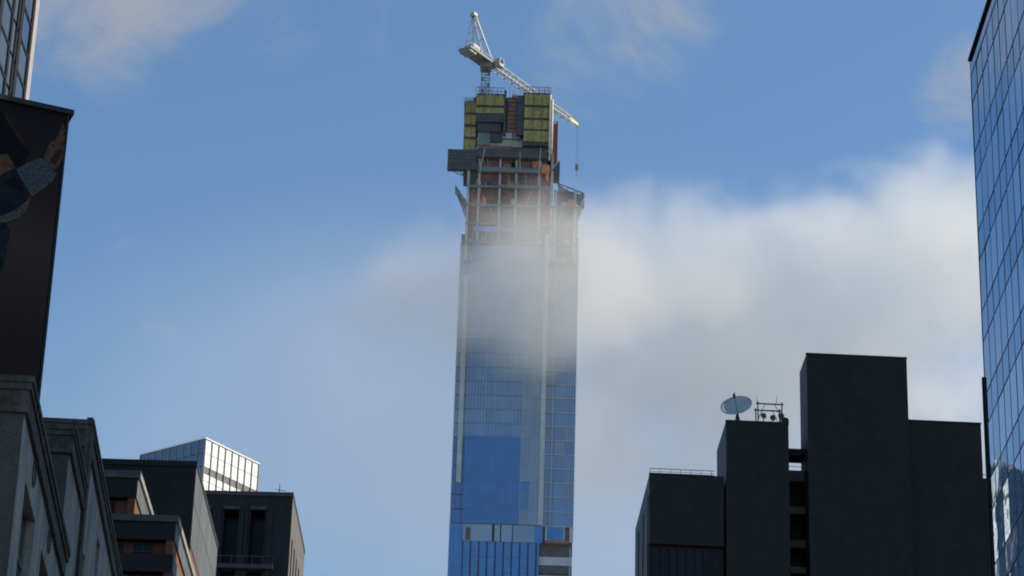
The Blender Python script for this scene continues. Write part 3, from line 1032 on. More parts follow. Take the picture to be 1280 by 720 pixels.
m_film = mat('blue_protective_film', (0.022, 0.185, 0.5), 0.4, scale=0.35, var=0.14, streak=0.12)
m_film2 = mat('blue_protective_film_pale', (0.035, 0.16, 0.43), 0.35, scale=0.5, var=0.14, streak=0.12)
m_tglass = glass('tower_glass', (0.15, 0.27, 0.43), 0.1, 1.6, metal=0.35, wave=0.015, var=0.12)
m_tglass2 = glass('tower_glass_grey', (0.22, 0.30, 0.39), 0.14, 1.5, metal=0.3, wave=0.015, var=0.12)
m_tmull = mat('tower_mullion', (0.24, 0.31, 0.39), 0.5, metal=0.1)
m_tpale = mat('tower_pale_metal', (0.42, 0.43, 0.45), 0.45, metal=0.1, scale=0.4)
m_tdark = mat('tower_dark_opening', (0.05, 0.055, 0.06), 0.7)
m_tline = mat('slab_edge_line', (0.36, 0.4, 0.45), 0.5)
m_tconc = mat('raw_concrete', (0.40, 0.38, 0.36), 0.85, scale=0.4, var=0.2, streak=0.2)
m_tslab = mat('slab_edge', (0.16, 0.19, 0.19), 0.8, scale=0.4, var=0.25)
m_tnet = mat('red_safety_netting', (0.19, 0.09, 0.07), 0.9, scale=0.7, var=0.4)
m_yel = mat('yellow_formwork', (0.33, 0.26, 0.085), 0.7, scale=1.1, var=0.35, streak=0.3)
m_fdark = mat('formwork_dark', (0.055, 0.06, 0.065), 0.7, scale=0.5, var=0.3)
m_rust = mat('rusty_steel', (0.24, 0.11, 0.07), 0.8, scale=1.0, var=0.35)
m_orng = mat('orange_mesh', (0.6, 0.2, 0.08), 0.8, scale=1.0, var=0.3)
m_fannet = mat('grey_catch_net', (0.16, 0.19, 0.22), 0.8, scale=1.0, var=0.3)

m_tfl = mat('floor_line_grey', (0.09, 0.13, 0.18), 0.6)
uL = U(571, 430); uR = U(717.5, 600)
uA = U(583.5, 500); uB = U(675, 550); uB2 = U(681, 550)
DEP = 30.0
zbot = Z(725)
zgtop = Z(291, 620)
zmech = Z(655, 620)
zgrey = Z(677, 620)
# shaft behind the glass
box('shaft', m_tdark, rootT, uL + .1, uR - .1, 1.6, DEP, zbot - 2, zgtop)
box('lower_shaft', m_film, rootT, uL, uR, 0.4, DEP, 0, zbot - 1)
FT = 4.3
nb = 8
bw = (uB - uA) / nb
zfl0 = zmech + .15
nfl = int((zgtop - zfl0) / FT)


def pane_mesh(w, h, m):
    o = MB().box(.05, w - .05, 0, .15, .12, h - .12)
    me = bpy.data.meshes.new('pane'); me.from_pydata(o.v, [], o.f); me.update(); me.materials.append(m)
    return me


kinds = {}


def put_pane(x, y, z, w, h, m, jitter=.004):
    key = (round(w, 3), round(h, 3), m.name)
    if key not in kinds:
        kinds[key] = pane_mesh(w, h, m)
    o = link('pane', kinds[key], rootT)
    o.location = (x, y, z)
    o.rotation_euler = (random.gauss(0, jitter), 0, random.gauss(0, jitter))
    return o


fz1 = Z(543, 620); fu1 = U(650, 600); fu2 = U(656, 610); fz2 = Z(595, 655); fz3 = Z(632, 655)
for r_ in range(nfl):
    z0 = zfl0 + r_ * FT; zc = z0 + FT / 2
    # main front
    for c in range(nb):
        xc = uA + (c + .5) * bw
        lim = fu2 if fz3 < zc < fz2 else fu1
        film = zc < fz1 and xc < lim
        m = m_film if film else m_tglass
        if not film and xc > fu1:
            m = m_tglass2
        put_pane(uA + c * bw, 0, z0, bw, FT, m)
    # right wing
    nw_ = 3
    w3 = (uR - uB2) / nw_
    for c in range(nw_):
        put_pane(uB2 + c * w3, 1.2 if c else 1.4, z0, w3, FT, m_tglass if random.random() > .1 else m_tglass2)
    # left wing
    m = m_film2 if zc < Z(550, 570) else m_tglass2
    put_pane(uL, .8, z0, uA - uL - .1, FT, m)
for r_ in range(nfl + 1):
    z0 = zfl0 + r_ * FT
    fl = m_film if z0 < fz1 else m_tfl
    box('floor_line', fl, rootT, uA, fu1, -.08, .3, z0 - .11, z0 + .11)
    box('floor_line', m_tmull, rootT, fu1 + .002, uB, -.08, .3, z0 - .11, z0 + .11)
    box('floor_line', m_tline, rootT, uB2, uR, 1.0, 1.5, z0 - .1, z0 + .1)
for c in range(nb * 3 + 1):
    x = uA + c * bw / 3
    big = c % 3 == 0
    box('mullion', m_tmull, rootT, x - (.11 if big else .06), x + (.11 if big else .06), -.16 if big else -.12, .05, fz1 if x < fu1 else zmech, zgtop)
    if x < fu1:
        box('wrapped_mullion', m_film2, rootT, x - .11, x + .11, -.14, .05, zmech, fz1 - .004)
for c in range(13):
    x = uB2 + c * (uR - uB2) / 12
    box('mullion', m_tmull, rootT, x - .06, x + .06, 1.02, 1.24, zmech, zgtop - 8)
for k in range(12):
    x = uA + random.choice([2, 4, 5, 7, 8, 10, 11, 13, 16, 17, 20]) * bw / 3
    r_ = random.randrange(6, 14)
    z0 = zfl0 + r_ * FT + random.random() * 2
    box('glint_dash', m_tline, rootT, x - .08, x + .08, -.2, -.165, z0, z0 + random.uniform(1.2, 4.0))  # pale dashes at random, standing in for reflections along the mullions
xd = U(690, 550, 1)
box('inner_corner', m_tmull, rootT, xd - .2, xd + .2, .7, 1.25, zmech, zgtop - 8)
box('pale_fin', m_tpale, rootT, uB + .05, uB2 - .05, -.3, 1.6, zmech, zgtop)
xl0, xl1 = U(571.5, 560), U(577.5, 560)
box('hoist_strip', m_tpale, rootT, xl0, xl1, .45, .8, Z(602, 572), zgtop - 14)
box('edge_trim', m_tpale, rootT, uL - .12, uL + .05, .7, 1.2, zbot, zgtop - 3)
box('edge_trim', m_tpale, rootT, uR - .05, uR + .12, 1.0, 1.6, zmech - 2, zgtop - 3)
# grey storey with openings, then blue storeys with dark slots
x = U(578.5, 665); xe = U(668, 665)
segs = ((578.5, 589), (589, 615), (618, 625), (626.5, 640), (641, 668))
for i, (a, b) in enumerate(segs):
    box('grey_panel', m_tglass2 if i != 2 else m_tmull, rootT, U(a, 665) + .02, U(b, 665) - .02, -.05, .3, zgrey, zmech - .2)
box('opening', m_tdark, rootT, U(582, 665), U(588, 665), -.1, -.052, Z(675, 585), Z(659, 585))
box('film_wrap', m_film, rootT, uL, U(578.5, 665), .3, .8, zbot - 1, zmech - .1)
box('film_wrap', m_film, rootT, U(668, 665), uB2, -.02, .35, zgrey, zmech - .1)
ns = 9
for k in range(ns):
    xa = U(578.5, 700) + (U(671, 700) - U(578.5, 700)) * k / ns; xb = U(578.5, 700) + (U(671, 700) - U(578.5, 700)) * (k + .78) / ns
    for j in range(3):
        zt_ = zgrey - .1 - j * 4.5
        box('film_panel', m_film, rootT, xa, xb, -.05, .3, zt_ - 4.42, zt_)
box('slot_back', m_tdark, rootT, U(578.5, 700), U(671, 700), .35, .5, zbot - 1, zgrey)
box('film_wrap', m_film, rootT, U(671, 700), U(673.5, 700), -.05, .4, zbot - 1, zgrey)
# right wing: blue hoarding, red deck, dark and pale balcony storeys
box('film_hoarding', m_film, rootT, U(684, 665), U(704, 665), .9, 1.3, Z(676, 695), zmech)
for a, b in ((676, 682), (706, 712)):
    box('opening', m_tdark, rootT, U(a, 668), U(b, 668), 1.25, 1.3, Z(674, 695), Z(660, 695))
for a, b in ((681.5, 684), (704.2, 706), (712, 716.5)):
    box('grey_panel', m_tpale, rootT, U(a, 668), U(b, 668), 1.1, 1.28, Z(676, 695), zmech)
box('red_deck', m_rust, rootT, U(681, 680), U(711, 680), -.6, 2, Z(680, 695), Z(676.5, 695))
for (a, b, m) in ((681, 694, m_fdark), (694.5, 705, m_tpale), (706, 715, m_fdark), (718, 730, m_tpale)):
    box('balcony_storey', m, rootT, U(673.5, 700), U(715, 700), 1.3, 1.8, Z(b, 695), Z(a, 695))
box('white_post', m_tline, rootT, U(711.5, 705), U(712.6, 705), -.2, .1, Z(725, 695), Z(686, 695))

# --- bare structure above the glass
zf = Z(188, 640)
ub0, ub1 = U(583, 250), U(690, 230)
box('bare_core', m_tdark, rootT, ub0 + 1, ub1 - 1, 6, DEP - 4, zgtop - 6, Z(112))
xw = U(723, 270)
slabs = []
zz = Z(235, 640) - 4 * 6.1
while zz < zf:
    slabs.append(zz); zz += 6.1
for i, zz in enumerate(slabs):
    wide = zz < Z(246, 700)
    box('floor_slab', m_tslab, rootT, ub0, xw if wide else ub1, 0, DEP - 2, zz, zz + .7)
    cols_ = [584.5, 598, 624, 644.5, 674, 689.5] + ([694, 719] if wide else [])
    if zz + 6.1 < zf + 2.5:
        for pc in cols_:
            xc = U(pc, 250)
            box('column', m_tconc, rootT, xc - .36, xc + .36, .15, 1.2, zz + .702, zz + 6.1 - .002)
        edges_ = cols_
        for a, b in zip(edges_[:-1], edges_[1:]):
            if random.random() < .88:
                xa, xb = U(a, 250) + .5, U(b, 250) - .5
                if xb - xa > .6:
                    box('safety_net', m_tnet if random.random() > .15 else m_fdark, rootT, xa, xb, 1.0, 1.12, zz + .72, zz + 6.0)
sc_m = [m_tconc, m_rust, m_tslab, m_fdark, m_orng]
for i, zz in enumerate(slabs):
    if zz + 6.1 > zf + 2.5:
        continue
    right = xw if zz < Z(246, 700) else ub1
    for k in range(7):
        xx = random.uniform(ub0 + .5, right - 2.5)
        hh = random.uniform(.8, 2.6)
        box('stacked_material', random.choice(sc_m), rootT, xx, xx + random.uniform(.8, 2.4), .3, .9, zz + .71, zz + .71 + hh)
    for k in range(3):
        xx = random.uniform(ub0 + .5, right - 3)
        MB().beam((xx, .1, zz + .7), (xx + random.uniform(-2, 2), .1, zz + 6.0), .13).build('prop', m_tconc, rootT)
    sc = MB()
    x0_ = random.uniform(ub0 + 1, right - 7); nn = 4
    for k in range(nn + 1):
        sc.beam((x0_ + k * 1.3, -.35, zz), (x0_ + k * 1.3, -.35, zz + 5.8), .09)
    for k in range(4):
        sc.beam((x0_, -.35, zz + .3 + k * 1.7), (x0_ + nn * 1.3, -.35, zz + .3 + k * 1.7), .09)
    sc.build('scaffold', m_tslab, rootT)
# rebar starter bars and small gear on the very top
for k in range(40):
    xx = random.uniform(U(596, 112), U(688, 112)); vv = random.uniform(2, 9)
    MB().beam((xx, vv, Z(120)), (xx + random.uniform(-.2, .2), vv, Z(116) + random.uniform(1.5, 4.0)), .1).build('rebar', m_rust if k % 3 else m_tconc, rootT)
# glass panes newly set on the front, over part of the lowest bare floors
for c in range(5):
    put_pane(uA + c * bw, -.25, zgtop, bw, 2.0, m_tglass)

# catch fans (netting on outriggers)
def fan(x0, z0, dx, dz, y0, y1, n):
    o = MB()
    for k in range(n + 1):
        y = y0 + (y1 - y0) * k / n
        o.beam((x0, y, z0), (x0 + dx, y, z0 + dz), .22)
        o.beam((x0, y, z0 - 3.0), (x0 + dx * .8, y, z0 + dz * .8), .16)
    o.build('catch_fan_arm', m_fdark, rootT)
    nv = []
    q = MB()
    for k in range(n):
        ya, yb_ = y0 + (y1 - y0) * k / n, y0 + (y1 - y0) * (k + 1) / n
        sag = -.5
        pts = [(0, 0), (.33, sag), (.66, sag), (1, 0)]
        for (a, s), (b, t) in zip(pts[:-1], pts[1:]):
            q.prism([(ya, 0), (yb_, 0), (yb_, .06), (ya, .06)], lambda yy, hh, d, a=a, s=s, b=b, t=t: (x0 + dx * (a if d == 0 else b), yy, z0 + dz * (a if d == 0 else b) + (s if d == 0 else t) + hh), 0, 1)
    q.build('catch_net', m_fannet, rootT)


fan(U(583, 245), Z(250, 585), U(569, 232) - U(583, 245), Z(230, 570) - Z(250, 585), 1, 6, 3)
fan(U(719, 255), Z(266, 718), U(731, 243) - U(719, 255), Z(243, 730) - Z(266, 718), 1, 8, 3)
# front outrigger debris net of the right shoulder, tilted
q = MB()
pts = [(697, 229), (709, 238), (722, 243), (730, 241), (730, 262), (716, 252), (700, 243)]
q.prism([T.F(a, b, 3) for a, b in pts], lambda a, b, d: (a, 3 + d, b), 0, .12)
q.build('debris_net', m_fannet, rootT)
for (a, b) in (((697, 228), (701, 248)), ((709, 236), (712, 252)), ((722, 240), (722, 256)), ((697, 229), (730, 242))):
    p0 = T.F(*a, 2.8); p1 = T.F(*b, 2.8)
    MB().beam((p0[0], 2.8, p0[1]), (p1[0], 2.8, p1[1]), .25).build('net_pole', m_fdark, rootT)

# --- working platforms and formwork crown
box('platform_band', m_fdark, rootT, U(597, 195), U(684, 195), -1.2, 1.2, Z(199, 640), Z(188.5, 640))
box('platform_band', m_tslab, rootT, U(597, 215), U(676, 215), -.9, .1, Z(216.5, 640), Z(212.5, 640))
box('platform_band', m_tslab, rootT, U(625, 234), U(674, 234), -.9, .1, Z(236, 640), Z(232.5, 640))
# screened loading platform on the left
px0, px1 = U(559.5, 200), U(597, 200)
for k in range(6):
    za_ = Z(212, 575) + (Z(187.5, 575) - Z(212, 575)) * k / 6
    zb__ = Z(212, 575) + (Z(187.5, 575) - Z(212, 575)) * (k + .93) / 6
    box('platform_screen', m_fdark, rootT, px0, px1, -.6, 1.4, za_, zb__)
for k in range(3):
    MB().beam((px0 + 1.5 + k * 2.2, 1, Z(212, 575)), (U(588, 230), 1, Z(222 + 4 * k, 585)), .2).build('platform_brace', m_fdark, rootT)
# smaller platform on the right
box('platform_screen', m_fdark, rootT, U(684, 205), U(700, 205), 1, 8, Z(214, 692), Z(200, 692))
MB().beam((U(686, 214), .5, Z(214, 690)), (U(700, 199), .5, Z(199, 699)), .25).build('platform_brace', m_tconc, rootT)
for a, b in (((672, 232), (676, 185)), ((600, 214), (606, 185)), ((650, 214), (650, 190))):
    p0 = T.F(*a, -1.4); p1 = T.F(*b, -1.4)
    MB().beam((p0[0], -1.4, p0[1]), (p1[0], -1.4, p1[1]), .22).build('prop', m_tconc, rootT)
box('orange_mesh', m_orng, rootT, U(677, 212), U(687, 212), -.3, .2, Z(217, 680), Z(207, 680))
box('orange_mesh', m_orng, rootT, U(682, 222), U(686, 222), -.3, .2, Z(227, 684), Z(217.5, 684))

fv = 1.0    # formwork front plane


def panels(pxa, pxb, rows_, v, m=m_yel, gap=.12, ncols=1, thick=.25, back=True):
    xa, xb = U(pxa, 150, v), U(pxb, 150, v)
    for (t, b) in rows_:
        zt_, zb_2 = Z(t, (pxa + pxb) / 2, v), Z(b, (pxa + pxb) / 2, v)
        for c in range(ncols):
            x0_ = xa + (xb - xa) * c / ncols; x1_ = xa + (xb - xa) * (c + 1) / ncols
            box('formwork_panel', m, rootT, x0_ + gap / 2, x1_ - gap / 2, v, v + thick, zb_2 + gap / 2, zt_ - gap / 2)


def dark_back(pxa, pxb, t, b, v0, v1):
    box('formwork_frame', m_fdark, rootT, U(pxa, 150, v0), U(pxb, 150, v0), v0, v1, Z(b, (pxa + pxb) / 2, v0), Z(t, (pxa + pxb) / 2, v0))


dark_back(580.5, 596, 126, 194, 3.3, DEP - 6)
panels(581, 595.5, ((127, 141), (143, 155.5), (159, 171), (174, 188)), 3.0, ncols=2)
dark_back(595, 631, 117, 152, fv + .3, 12)
panels(594.5, 629.5, ((119, 131.5), (134.5, 141.5)), fv, ncols=3)
dark_back(654, 688.5, 116, 182, fv + .3, DEP - 6)
panels(655, 688, ((118, 131.5), (134.5, 147.5), (150, 161.5), (163.5, 177)), fv, ncols=3)
dark_back(596, 656, 148, 186, 5, 12)
box('concrete_wall', m_tconc, rootT, U(596, 170), U(655, 170), 3.5, 4.9, Z(186, 625), Z(166, 625))
for k, (a, b, c_, d_) in enumerate(((597, 612, 158, 176), (612, 628, 160, 172), (628, 640, 160, 167), (641, 650, 160, 168), (600, 640, 177, 184), (640, 684, 178, 187))):
    box('wall_form', (m_tslab, m_fdark, m_tpale, m_tslab, m_rust, m_fdark)[k], rootT, U(a, 170), U(b, 170), 2.9 - .05 * k, 3.2 - .05 * k, Z(d_, 625), Z(c_, 625))
box('screen_panel', m_fdark, rootT, U(597, 150), U(627, 150), 2.2, 2.5, Z(160, 612), Z(143, 612))
# central recess with hoist
box('recess_back', m_fdark, rootT, U(630, 140), U(655, 140), 3.8, 4.2, Z(178, 642), Z(115, 642))
box('recess_side', m_fdark, rootT, U(629.6, 140), U(632.5, 140), .9, 3.8, Z(165, 631), Z(111, 631))
box('recess_side', m_fdark, rootT, U(646.5, 140), U(654.8, 140), 1.6, 3.8, Z(165, 650), Z(116, 650))
box('hoist_tower', m_rust, rootT, U(634, 140), U(646, 140), 2.6, 3.7, Z(160, 640), Z(117, 640))
for k in range(8):
    zz = Z(117 + k * 5.4, 640)
    box('hoist_rung', m_fdark, rootT, U(634, 140), U(646, 140), 2.45, 2.6, zz - .25, zz)
box('hoist_head', m_tpale, rootT, U(640, 116), U(648, 116), 1.2, 2.4, Z(117, 643), Z(115, 643))
# right return: side panels, cream tubes added as its sunlit strip, red hoist mast
for k in range(5):
    za_ = Z(185 - 0, 690) + (Z(119, 690) - Z(185, 690)) * k / 5
    zb__ = Z(185, 690) + (Z(119, 690) - Z(185, 690)) * (k + .94) / 5
    box('side_panel', m_yel, rootT, U(688.3, 150), U(690.2, 150), fv + .4, DEP - 6, za_, zb__)
m_cream = mat('sunlit_cream', (0.68, 0.6, 0.47), 0.6, scale=0.8, var=0.15)  # sunlight on the formwork edge put into a lighter cream
for pxx, ya, yb_ in ((687.8, 118, 200), (690.2, 124, 192)):
    MB().tube((U(pxx, 150), .2, Z(yb_, 688)), (U(pxx, 150), .2, Z(ya, 688)), .3, .3, 10).build('lit_edge_tube', m_cream, rootT, smooth=True)
hm0, hm1, hmb, hmt = U(691.5, 180, 6), U(696.5, 180, 6), Z(214, 694, 6), Z(152, 694, 6)
hm = MB()
for (x_, y_) in ((hm0, 6), (hm1, 6), (hm0, 7.4), (hm1, 7.4)):
    hm.beam((x_, y_, hmb), (x_, y_, hmt), .22)
nseg = 10
for k in range(nseg):
    za_, zb__ = hmb + (hmt - hmb) * k / nseg, hmb + (hmt - hmb) * (k + 1) / nseg
    for y_ in (6, 7.4):
        hm.beam((hm0, y_, za_), (hm1, y_, zb__), .16).beam((hm0, y_, zb__), (hm1, y_, zb__), .16)
hm.build('hoist_mast', m_rust, rootT)
box('hoist_wall', m_rust, rootT, hm0 + .1, hm1 - .1, 7.6, 8, hmb, hmt)
# posts and rails on top
for i, (pa, pb3, t, b, v, n_) in enumerate(((595, 631, 107.5, 119, fv, 9), (581, 595, 121, 127, 3, 6), (655, 688.5, 107, 118, fv, 10))):
    xa, xb = U(pa, 112, v), U(pb3, 112, v)
    zb__, zt_ = Z(b, (pa + pb3) / 2, v), Z(t, (pa + pb3) / 2, v)
    for k in range(n_):
        xx = xa + (xb - xa) * k / (n_ - 1)
        for vv in (v + .1, v + 9):
            MB().beam((xx, vv, zb__ - .5), (xx, vv, zt_ - random.random() * .8), .22).build('rail_post', m_tconc if random.random() < .55 else m_rust, rootT)
    rb = MB()
    for hh in (.45, .85):
        z_ = zb__ + (zt_ - zb__) * hh
        rb.beam((xa, v + .1, z_), (xb, v + .1, z_), .12).beam((xa, v + 9, z_), (xb, v + 9, z_), .12)
    rb.build('guard_rail', m_tslab, rootT)
    box('deck', m_fdark, rootT, xa, xb, v + .3, v + 9, zb__ - .3, zb__)
box('deck', m_fdark, rootT, U(581, 120), U(688, 120), 10.2, DEP - 6, Z(119, 640) - .3, Z(119, 640))

# ------------------------------------------------------------------ luffing crane on the roof
m_crane = mat('crane_white', (0.42, 0.39, 0.30), 0.5, scale=0.8, var=0.15)
m_cgrey = mat('crane_grey', (0.2, 0.2, 0.2), 0.6, scale=0.8, var=0.2)
m_cyel = mat('crane_yellow_tip', (0.62, 0.6, 0.2), 0.5)
cv = 9.0
base = T.F(606.5, 110, cv)
rootX = thing('tower_crane', 'white luffing tower crane with lattice jib on top of the skyscraper', 'crane', (T.C.x + base[0], T.C.y + cv, base[1] - 4), 0)


def lat(px, py, v):     # pixel on a plane of the tower frame -> crane local
    x, z = T.F(px, py, v)
    return Vector((x - base[0], v - cv, z - base[1] + 4))


def lattice(o, p, q, w0, w1, n, ch, br):
    """square lattice girder from p to q"""
    p, q = Vector(p), Vector(q); d = (q - p).normalized()
    ref = Vector((0, 0, 1)) if abs(d.z) < .9 else Vector((0, 1, 0))
    s = d.cross(ref).normalized(); t = s.cross(d).normalized()

    def c(i, a, b):
        f = i / n; w = (w0 + (w1 - w0) * f) / 2
        return p.lerp(q, f) + s * a * w + t * b * w
    cs = ((-1, -1), (1, -1), (1, 1), (-1, 1))
    for a, b in cs:
        o.beam(c(0, a, b), c(n, a, b), ch)
    for i in range(n):
        for k in range(4):
            a, b = cs[k], cs[(k + 1) % 4]
            if i % 2:
                a, b = b, a
            o.beam(c(i, *a), c(i + 1, *b), br)
            o.beam(c(i + 1, *cs[k]), c(i + 1, *cs[(k + 1) % 4]), br)
    return o


mtop = lat(608, 81, cv)
mx = mtop.x * 0
o = lattice(MB(), (0, 0, 0), (0, 0, mtop.z), 2.4, 2.4, 6, .3, .18)
o.build('mast', m_cgrey, rootX)
box('mast_collar', m_cgrey, rootX, -1.7, 1.7, -1.7, 1.7, mtop.z - 1.6, mtop.z + .2)
# direction of the jib: level, away from the camera to the right
ztip_w = T.C.z * 0 + (mtop.z + base[1] - 4) + 1.5
tipw = PZ(722, 156, ztip_w)
tip = Vector((tipw.x - (T.C.x + base[0]), tipw.y - (T.C.y + cv), ztip_w - base[1] + 4))
jd = Vector((tip.x, tip.y, 0)).normalized()
jn_ = Vector((jd.y, -jd.x, 0))
dk = mtop.z + .2
foot = jd * 3.0 + Vector((0, 0, dk + 1.2))
jo = lattice(MB(), foot, foot.lerp(tip, .9), 2.1, 1.4, 22, .22, .11)
jo.build('jib', m_crane, rootX)
MB().beam(foot.lerp(tip, .9) + Vector((0, 0, .5)), tip, .5, .9).beam(foot.lerp(tip, .9) - Vector((0, 0, .4)), tip, .4, .4).build('jib_tip', m_cyel, rootX)
# machinery deck behind the mast (counter-jib) and its ballast
cj = 11.0


def dbox(o, a0, a1, b0, b1, z0, z1):
    c8 = []
    for zz_2 in (z0, z1):
        for a, b in ((a0, b0), (a1, b0), (a1, b1), (a0, b1)):
            c8.append(jd * a + jn_ * b + Vector((0, 0, zz_2)))
    i = len(o.v); o.v += [tuple(c) for c in c8]
    o.f += [tuple(i + k for k in q_) for q_ in ((3, 2, 1, 0), (4, 5, 6, 7), (0, 1, 5, 4), (1, 2, 6, 5), (2, 3, 7, 6), (3, 0, 4, 7))]
    return o


dbox(MB(), -cj, 3.6, -2.3, 2.3, dk, dk + .7).build('machine_deck', m_cgrey, rootX)
for k in range(4):
    dbox(MB(), -cj + .1 + k * .85, -cj + .85 + k * .85, -1.9, 1.9, dk - .8, dk + .6).build('counterweight', m_crane if k % 2 else m_cgrey, rootX)
dbox(MB(), -8.5, -5.2, -1.5, 1.5, dk + .7, dk + 2.9).build('winch_house', m_crane, rootX)
dbox(MB(), -4.5, -2.5, -1.2, 1.2, dk + .7, dk + 2.0).build('winch_drum', m_cgrey, rootX)
for s_ in (-1, 1):
    o = MB(); 
    p0 = jd * -cj + jn_ * (1.9 * s_) + Vector((0, 0, dk + 1.9)); p1 = jd * 3.4 + jn_ * (1.9 * s_) + Vector((0, 0, dk + 1.9))
    o.beam(p0, p1, .1)
    for k in range(9):
        b_ = p0.lerp(p1, k / 8); o.beam(b_, b_ - Vector((0, 0, 1.2)), .08)
    o.build('deck_railing', m_crane, rootX)
cabin = dbox(MB(), 1.6, 3.8, 2.1, 4.0, dk - .6, dk + 2.0).build('cab', m_crane, rootX)
dbox(MB(), 3.81, 3.86, 2.25, 3.85, dk + .3, dk + 1.8).build('cab_window', m_void, cabin)
dbox(MB(), 1.9, 3.5, 4.002, 4.04, dk + .3, dk + 1.8).build('cab_window', m_void, cabin)
# A-frame
pk = lat(597, 19, cv)
peak = jd * -7.0 + Vector((0, 0, 0))
peakz = T.F(597, 19, cv + peak.y)[1] - base[1] + 4
peak.z = peakz
o = MB()
for s_ in (-1, 1):
    o.beam(jd * 1.5 + jn_ * 1.5 * s_ + Vector((0, 0, dk + .7)), peak + jn_ * .45 * s_, .38)
    o.beam(jd * -9.2 + jn_ * 1.5 * s_ + Vector((0, 0, dk + .7)), peak + jn_ * .45 * s_, .28)
for f_ in (.25, .5, .75):
    for A_ in (1.5, -9.2):
        l0 = (jd * A_ + jn_ * 1.5 + Vector((0, 0, dk + .7))).lerp(peak + jn_ * .45, f_)
        l1_ = (jd * A_ - jn_ * 1.5 + Vector((0, 0, dk + .7))).lerp(peak - jn_ * .45, f_)
        o.beam(l0, l1_, .2)
o.build('a_frame', m_crane, rootX)
dbox(MB(), -7.9, -6.2, -.8, .8, peakz - .5, peakz + .6).build('sheave_head', m_crane, rootX)
o = MB()
for s_ in (-.35, .35):
    o.beam(peak + jn_ * s_, foot.lerp(tip, .88) + jn_ * s_ + Vector((0, 0, .8)), .05)
    o.beam(peak + jn_ * s_, jd * -6.8 + jn_ * s_ + Vector((0, 0, dk + 1.5)), .09)
o.build('luffing_rope', m_cgrey, rootX)
hz = T.F(722, 206, cv + tip.y)[1] - base[1] + 4
MB().beam(tip + Vector((-.2, 0, 0)), (tip.x - .2, tip.y, hz), .08).beam(tip + Vector((.3, 0, 0)), (tip.x + .3, tip.y, hz), .08).build('hoist_rope', m_cgrey, rootX)
MB().box(tip.x - .5, tip.x + .5, tip.y - .35, tip.y + .35, hz - 1.8, hz).tube((tip.x, tip.y, hz - 1.8), (tip.x, tip.y, hz - 4.0), .16, .1, 8).build('hook_block', m_cgrey, rootX)

# ------------------------------------------------------------------ cloud drifting round the tower
m_cloud = bpy.data.materials.new('cloud_vapour')
m_cloud.use_nodes = True
nt = m_cloud.node_tree; nt.nodes.clear()
mo = nt.nodes.new('ShaderNodeOutputMaterial'); pv = nt.nodes.new('ShaderNodeVolumePrincipled')
pv.inputs['Color'].default_value = (0.995, 0.975, 0.95, 1)
pv.inputs['Density'].default_value = 0.01     # the grid holds hundredfold densities, so that the thin veil is kept
pv.inputs['Anisotropy'].default_value = 0.0
nt.links.new(pv.outputs[0], mo.inputs['Volume'])

vol = bpy.data.volumes.new('cloud')
cloud = bpy.data.objects.new('cloud', vol)
COL.objects.link(cloud)
vol.materials.append(m_cloud)
cloud['kind'] = 'stuff'
tag(cloud, 'pale low cloud drifting across the skyscraper and spreading beyond it', 'cloud')
ng = bpy.data.node_groups.new('cloud_density', 'GeometryNodeTree')
ng.interface.new_socket('Geometry', in_out='OUTPUT', socket_type='NodeSocketGeometry')
gn, gl = ng.nodes, ng.links
go = gn.new('NodeGroupOutput')
vc = gn.new('GeometryNodeVolumeCube')
sm = gn.new('GeometryNodeSetMaterial'); sm.inputs['Material'].default_value = m_cloud
gl.new(vc.outputs[0], sm.inputs[0]); gl.new(sm.outputs[0], go.inputs[0])
posn = gn.new('GeometryNodeInputPosition')


def gm(op, a, b=None, clamp=False):
    n_ = gn.new('ShaderNodeMath'); n_.operation = op; n_.use_clamp = clamp
    for i, v in enumerate((a, b)):
        if v is None:
            continue
        if isinstance(v, (int, float)):
            n_.inputs[i].default_value = v
        else:
            gl.new(v, n_.inputs[i])
    return n_.outputs[0]


def noise(scale, detail, off, dist=0.0, stretch=(1, 1, 1)):
    m_ = gn.new('ShaderNodeVectorMath'); m_.operation = 'MULTIPLY_ADD'
    gl.new(posn.outputs[0], m_.inputs[0])
    m_.inputs[1].default_value = tuple(scale * s_ for s_ in stretch); m_.inputs[2].default_value = off
    t = gn.new('ShaderNodeTexNoise'); t.inputs['Scale'].default_value = 1.0; t.inputs['Detail'].default_value = detail
    t.inputs['Roughness'].default_value = 0.58; t.inputs['Distortion'].default_value = dist
    gl.new(m_.outputs[0], t.inputs['Vector'])
    return t.outputs[0]


def blob(px, py, Y, rx, ry, rd, w, soft=1.0):
    """ellipsoid bank: centre seen at a pixel at depth Y, half sizes in metres"""
    c = P(px, py, Y)
    s = gn.new('ShaderNodeVectorMath'); s.operation = 'SUBTRACT'
    gl.new(posn.outputs[0], s.inputs[0]); s.inputs[1].default_value = c
    d = gn.new('ShaderNodeVectorMath'); d.operation = 'DIVIDE'
    gl.new(s.outputs[0], d.inputs[0]); d.inputs[1].default_value = (rx, rd, ry)
    le = gn.new('ShaderNodeVectorMath'); le.operation = 'LENGTH'; gl.new(d.outputs[0], le.inputs[0])
    mr_ = gn.new('ShaderNodeMapRange'); mr_.interpolation_type = 'SMOOTHSTEP'
    mr_.inputs['From Min'].default_value = 1.0; mr_.inputs['From Max'].default_value = 0.0
    mr_.inputs['To Min'].default_value = 0.0; mr_.inputs['To Max'].default_value = w
    gl.new(le.outputs['Value'], mr_.inputs['Value'])
    return mr_.outputs[0]


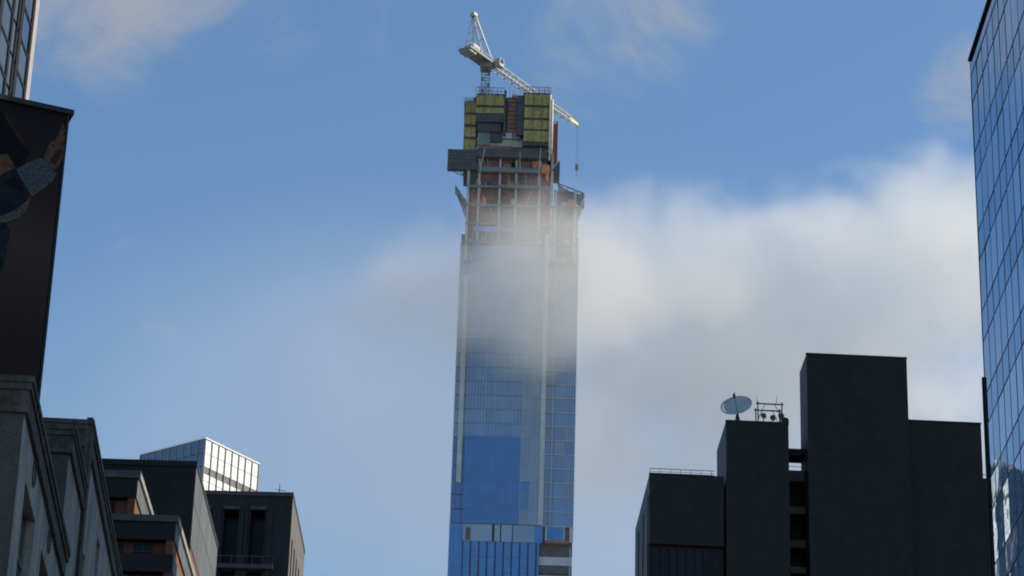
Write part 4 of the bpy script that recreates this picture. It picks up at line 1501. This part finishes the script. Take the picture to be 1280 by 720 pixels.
dense = [
    blob(1120, 370, 860, 125, 66, 46, 1.0), blob(900, 340, 840, 90, 44, 44, 0.95), blob(1000, 430, 880, 120, 55, 60, 0.75),
    blob(760, 345, 800, 62, 36, 44, 0.9), blob(680, 352, 734, 72, 38, 28, 1.05), blob(712, 325, 742, 44, 36, 28, 1.3), blob(590, 372, 738, 70, 30, 24, 1.0),
    blob(1190, 285, 880, 84, 46, 46, 0.9), blob(1150, 500, 900, 130, 70, 80, 0.6), blob(880, 450, 880, 110, 55, 70, 0.68), blob(820, 540, 900, 90, 45, 60, 0.5),
]
tot = dense[0]
for b_ in dense[1:]:
    tot = gm('MAXIMUM', tot, b_)
nz1 = noise(1 / 62.0, 2.0, (3.1, 7.7, 1.3), 0.4)
nz2 = noise(1 / 22.0, 6.0, (5.3, 0.7, 8.9), 0.5)
shaped = gm('ADD', tot, gm('ADD', gm('MULTIPLY', gm('SUBTRACT', nz1, 0.5), 1.5), gm('MULTIPLY', gm('SUBTRACT', nz2, 0.5), 1.7)))
shaped = gm('MULTIPLY', gm('MINIMUM', gm('MULTIPLY', tot, 5.0), 1.0), shaped)
body = gm('MULTIPLY', gm('MINIMUM', gm('MULTIPLY', gm('MAXIMUM', gm('SUBTRACT', shaped, 0.25), 0.0), 2.0), 1.0), 0.030)
veil = [blob(700, 600, 920, 260, 84, 220, 7.5), blob(470, 410, 860, 110, 46, 90, 2.6), blob(640, 580, 735, 140, 130, 60, 1.15)]
vt = gm('ADD', gm('ADD', veil[0], veil[1]), veil[2])
vz = noise(1 / 90.0, 3.0, (9.2, 1.7, 4.3), 0.3)
veil_d = gm('MULTIPLY', gm('MULTIPLY', vt, vz), 0.0011)
gl.new(gm('MULTIPLY', gm('ADD', body, veil_d), 100.0), vc.inputs['Density'])
vc.inputs['Min'].default_value = (-330, 660, 160)
vc.inputs['Max'].default_value = (330, 1060, 560)
vc.inputs['Resolution X'].default_value = 264
vc.inputs['Resolution Y'].default_value = 160
vc.inputs['Resolution Z'].default_value = 160
md = cloud.modifiers.new('density', 'NODES'); md.node_group = ng
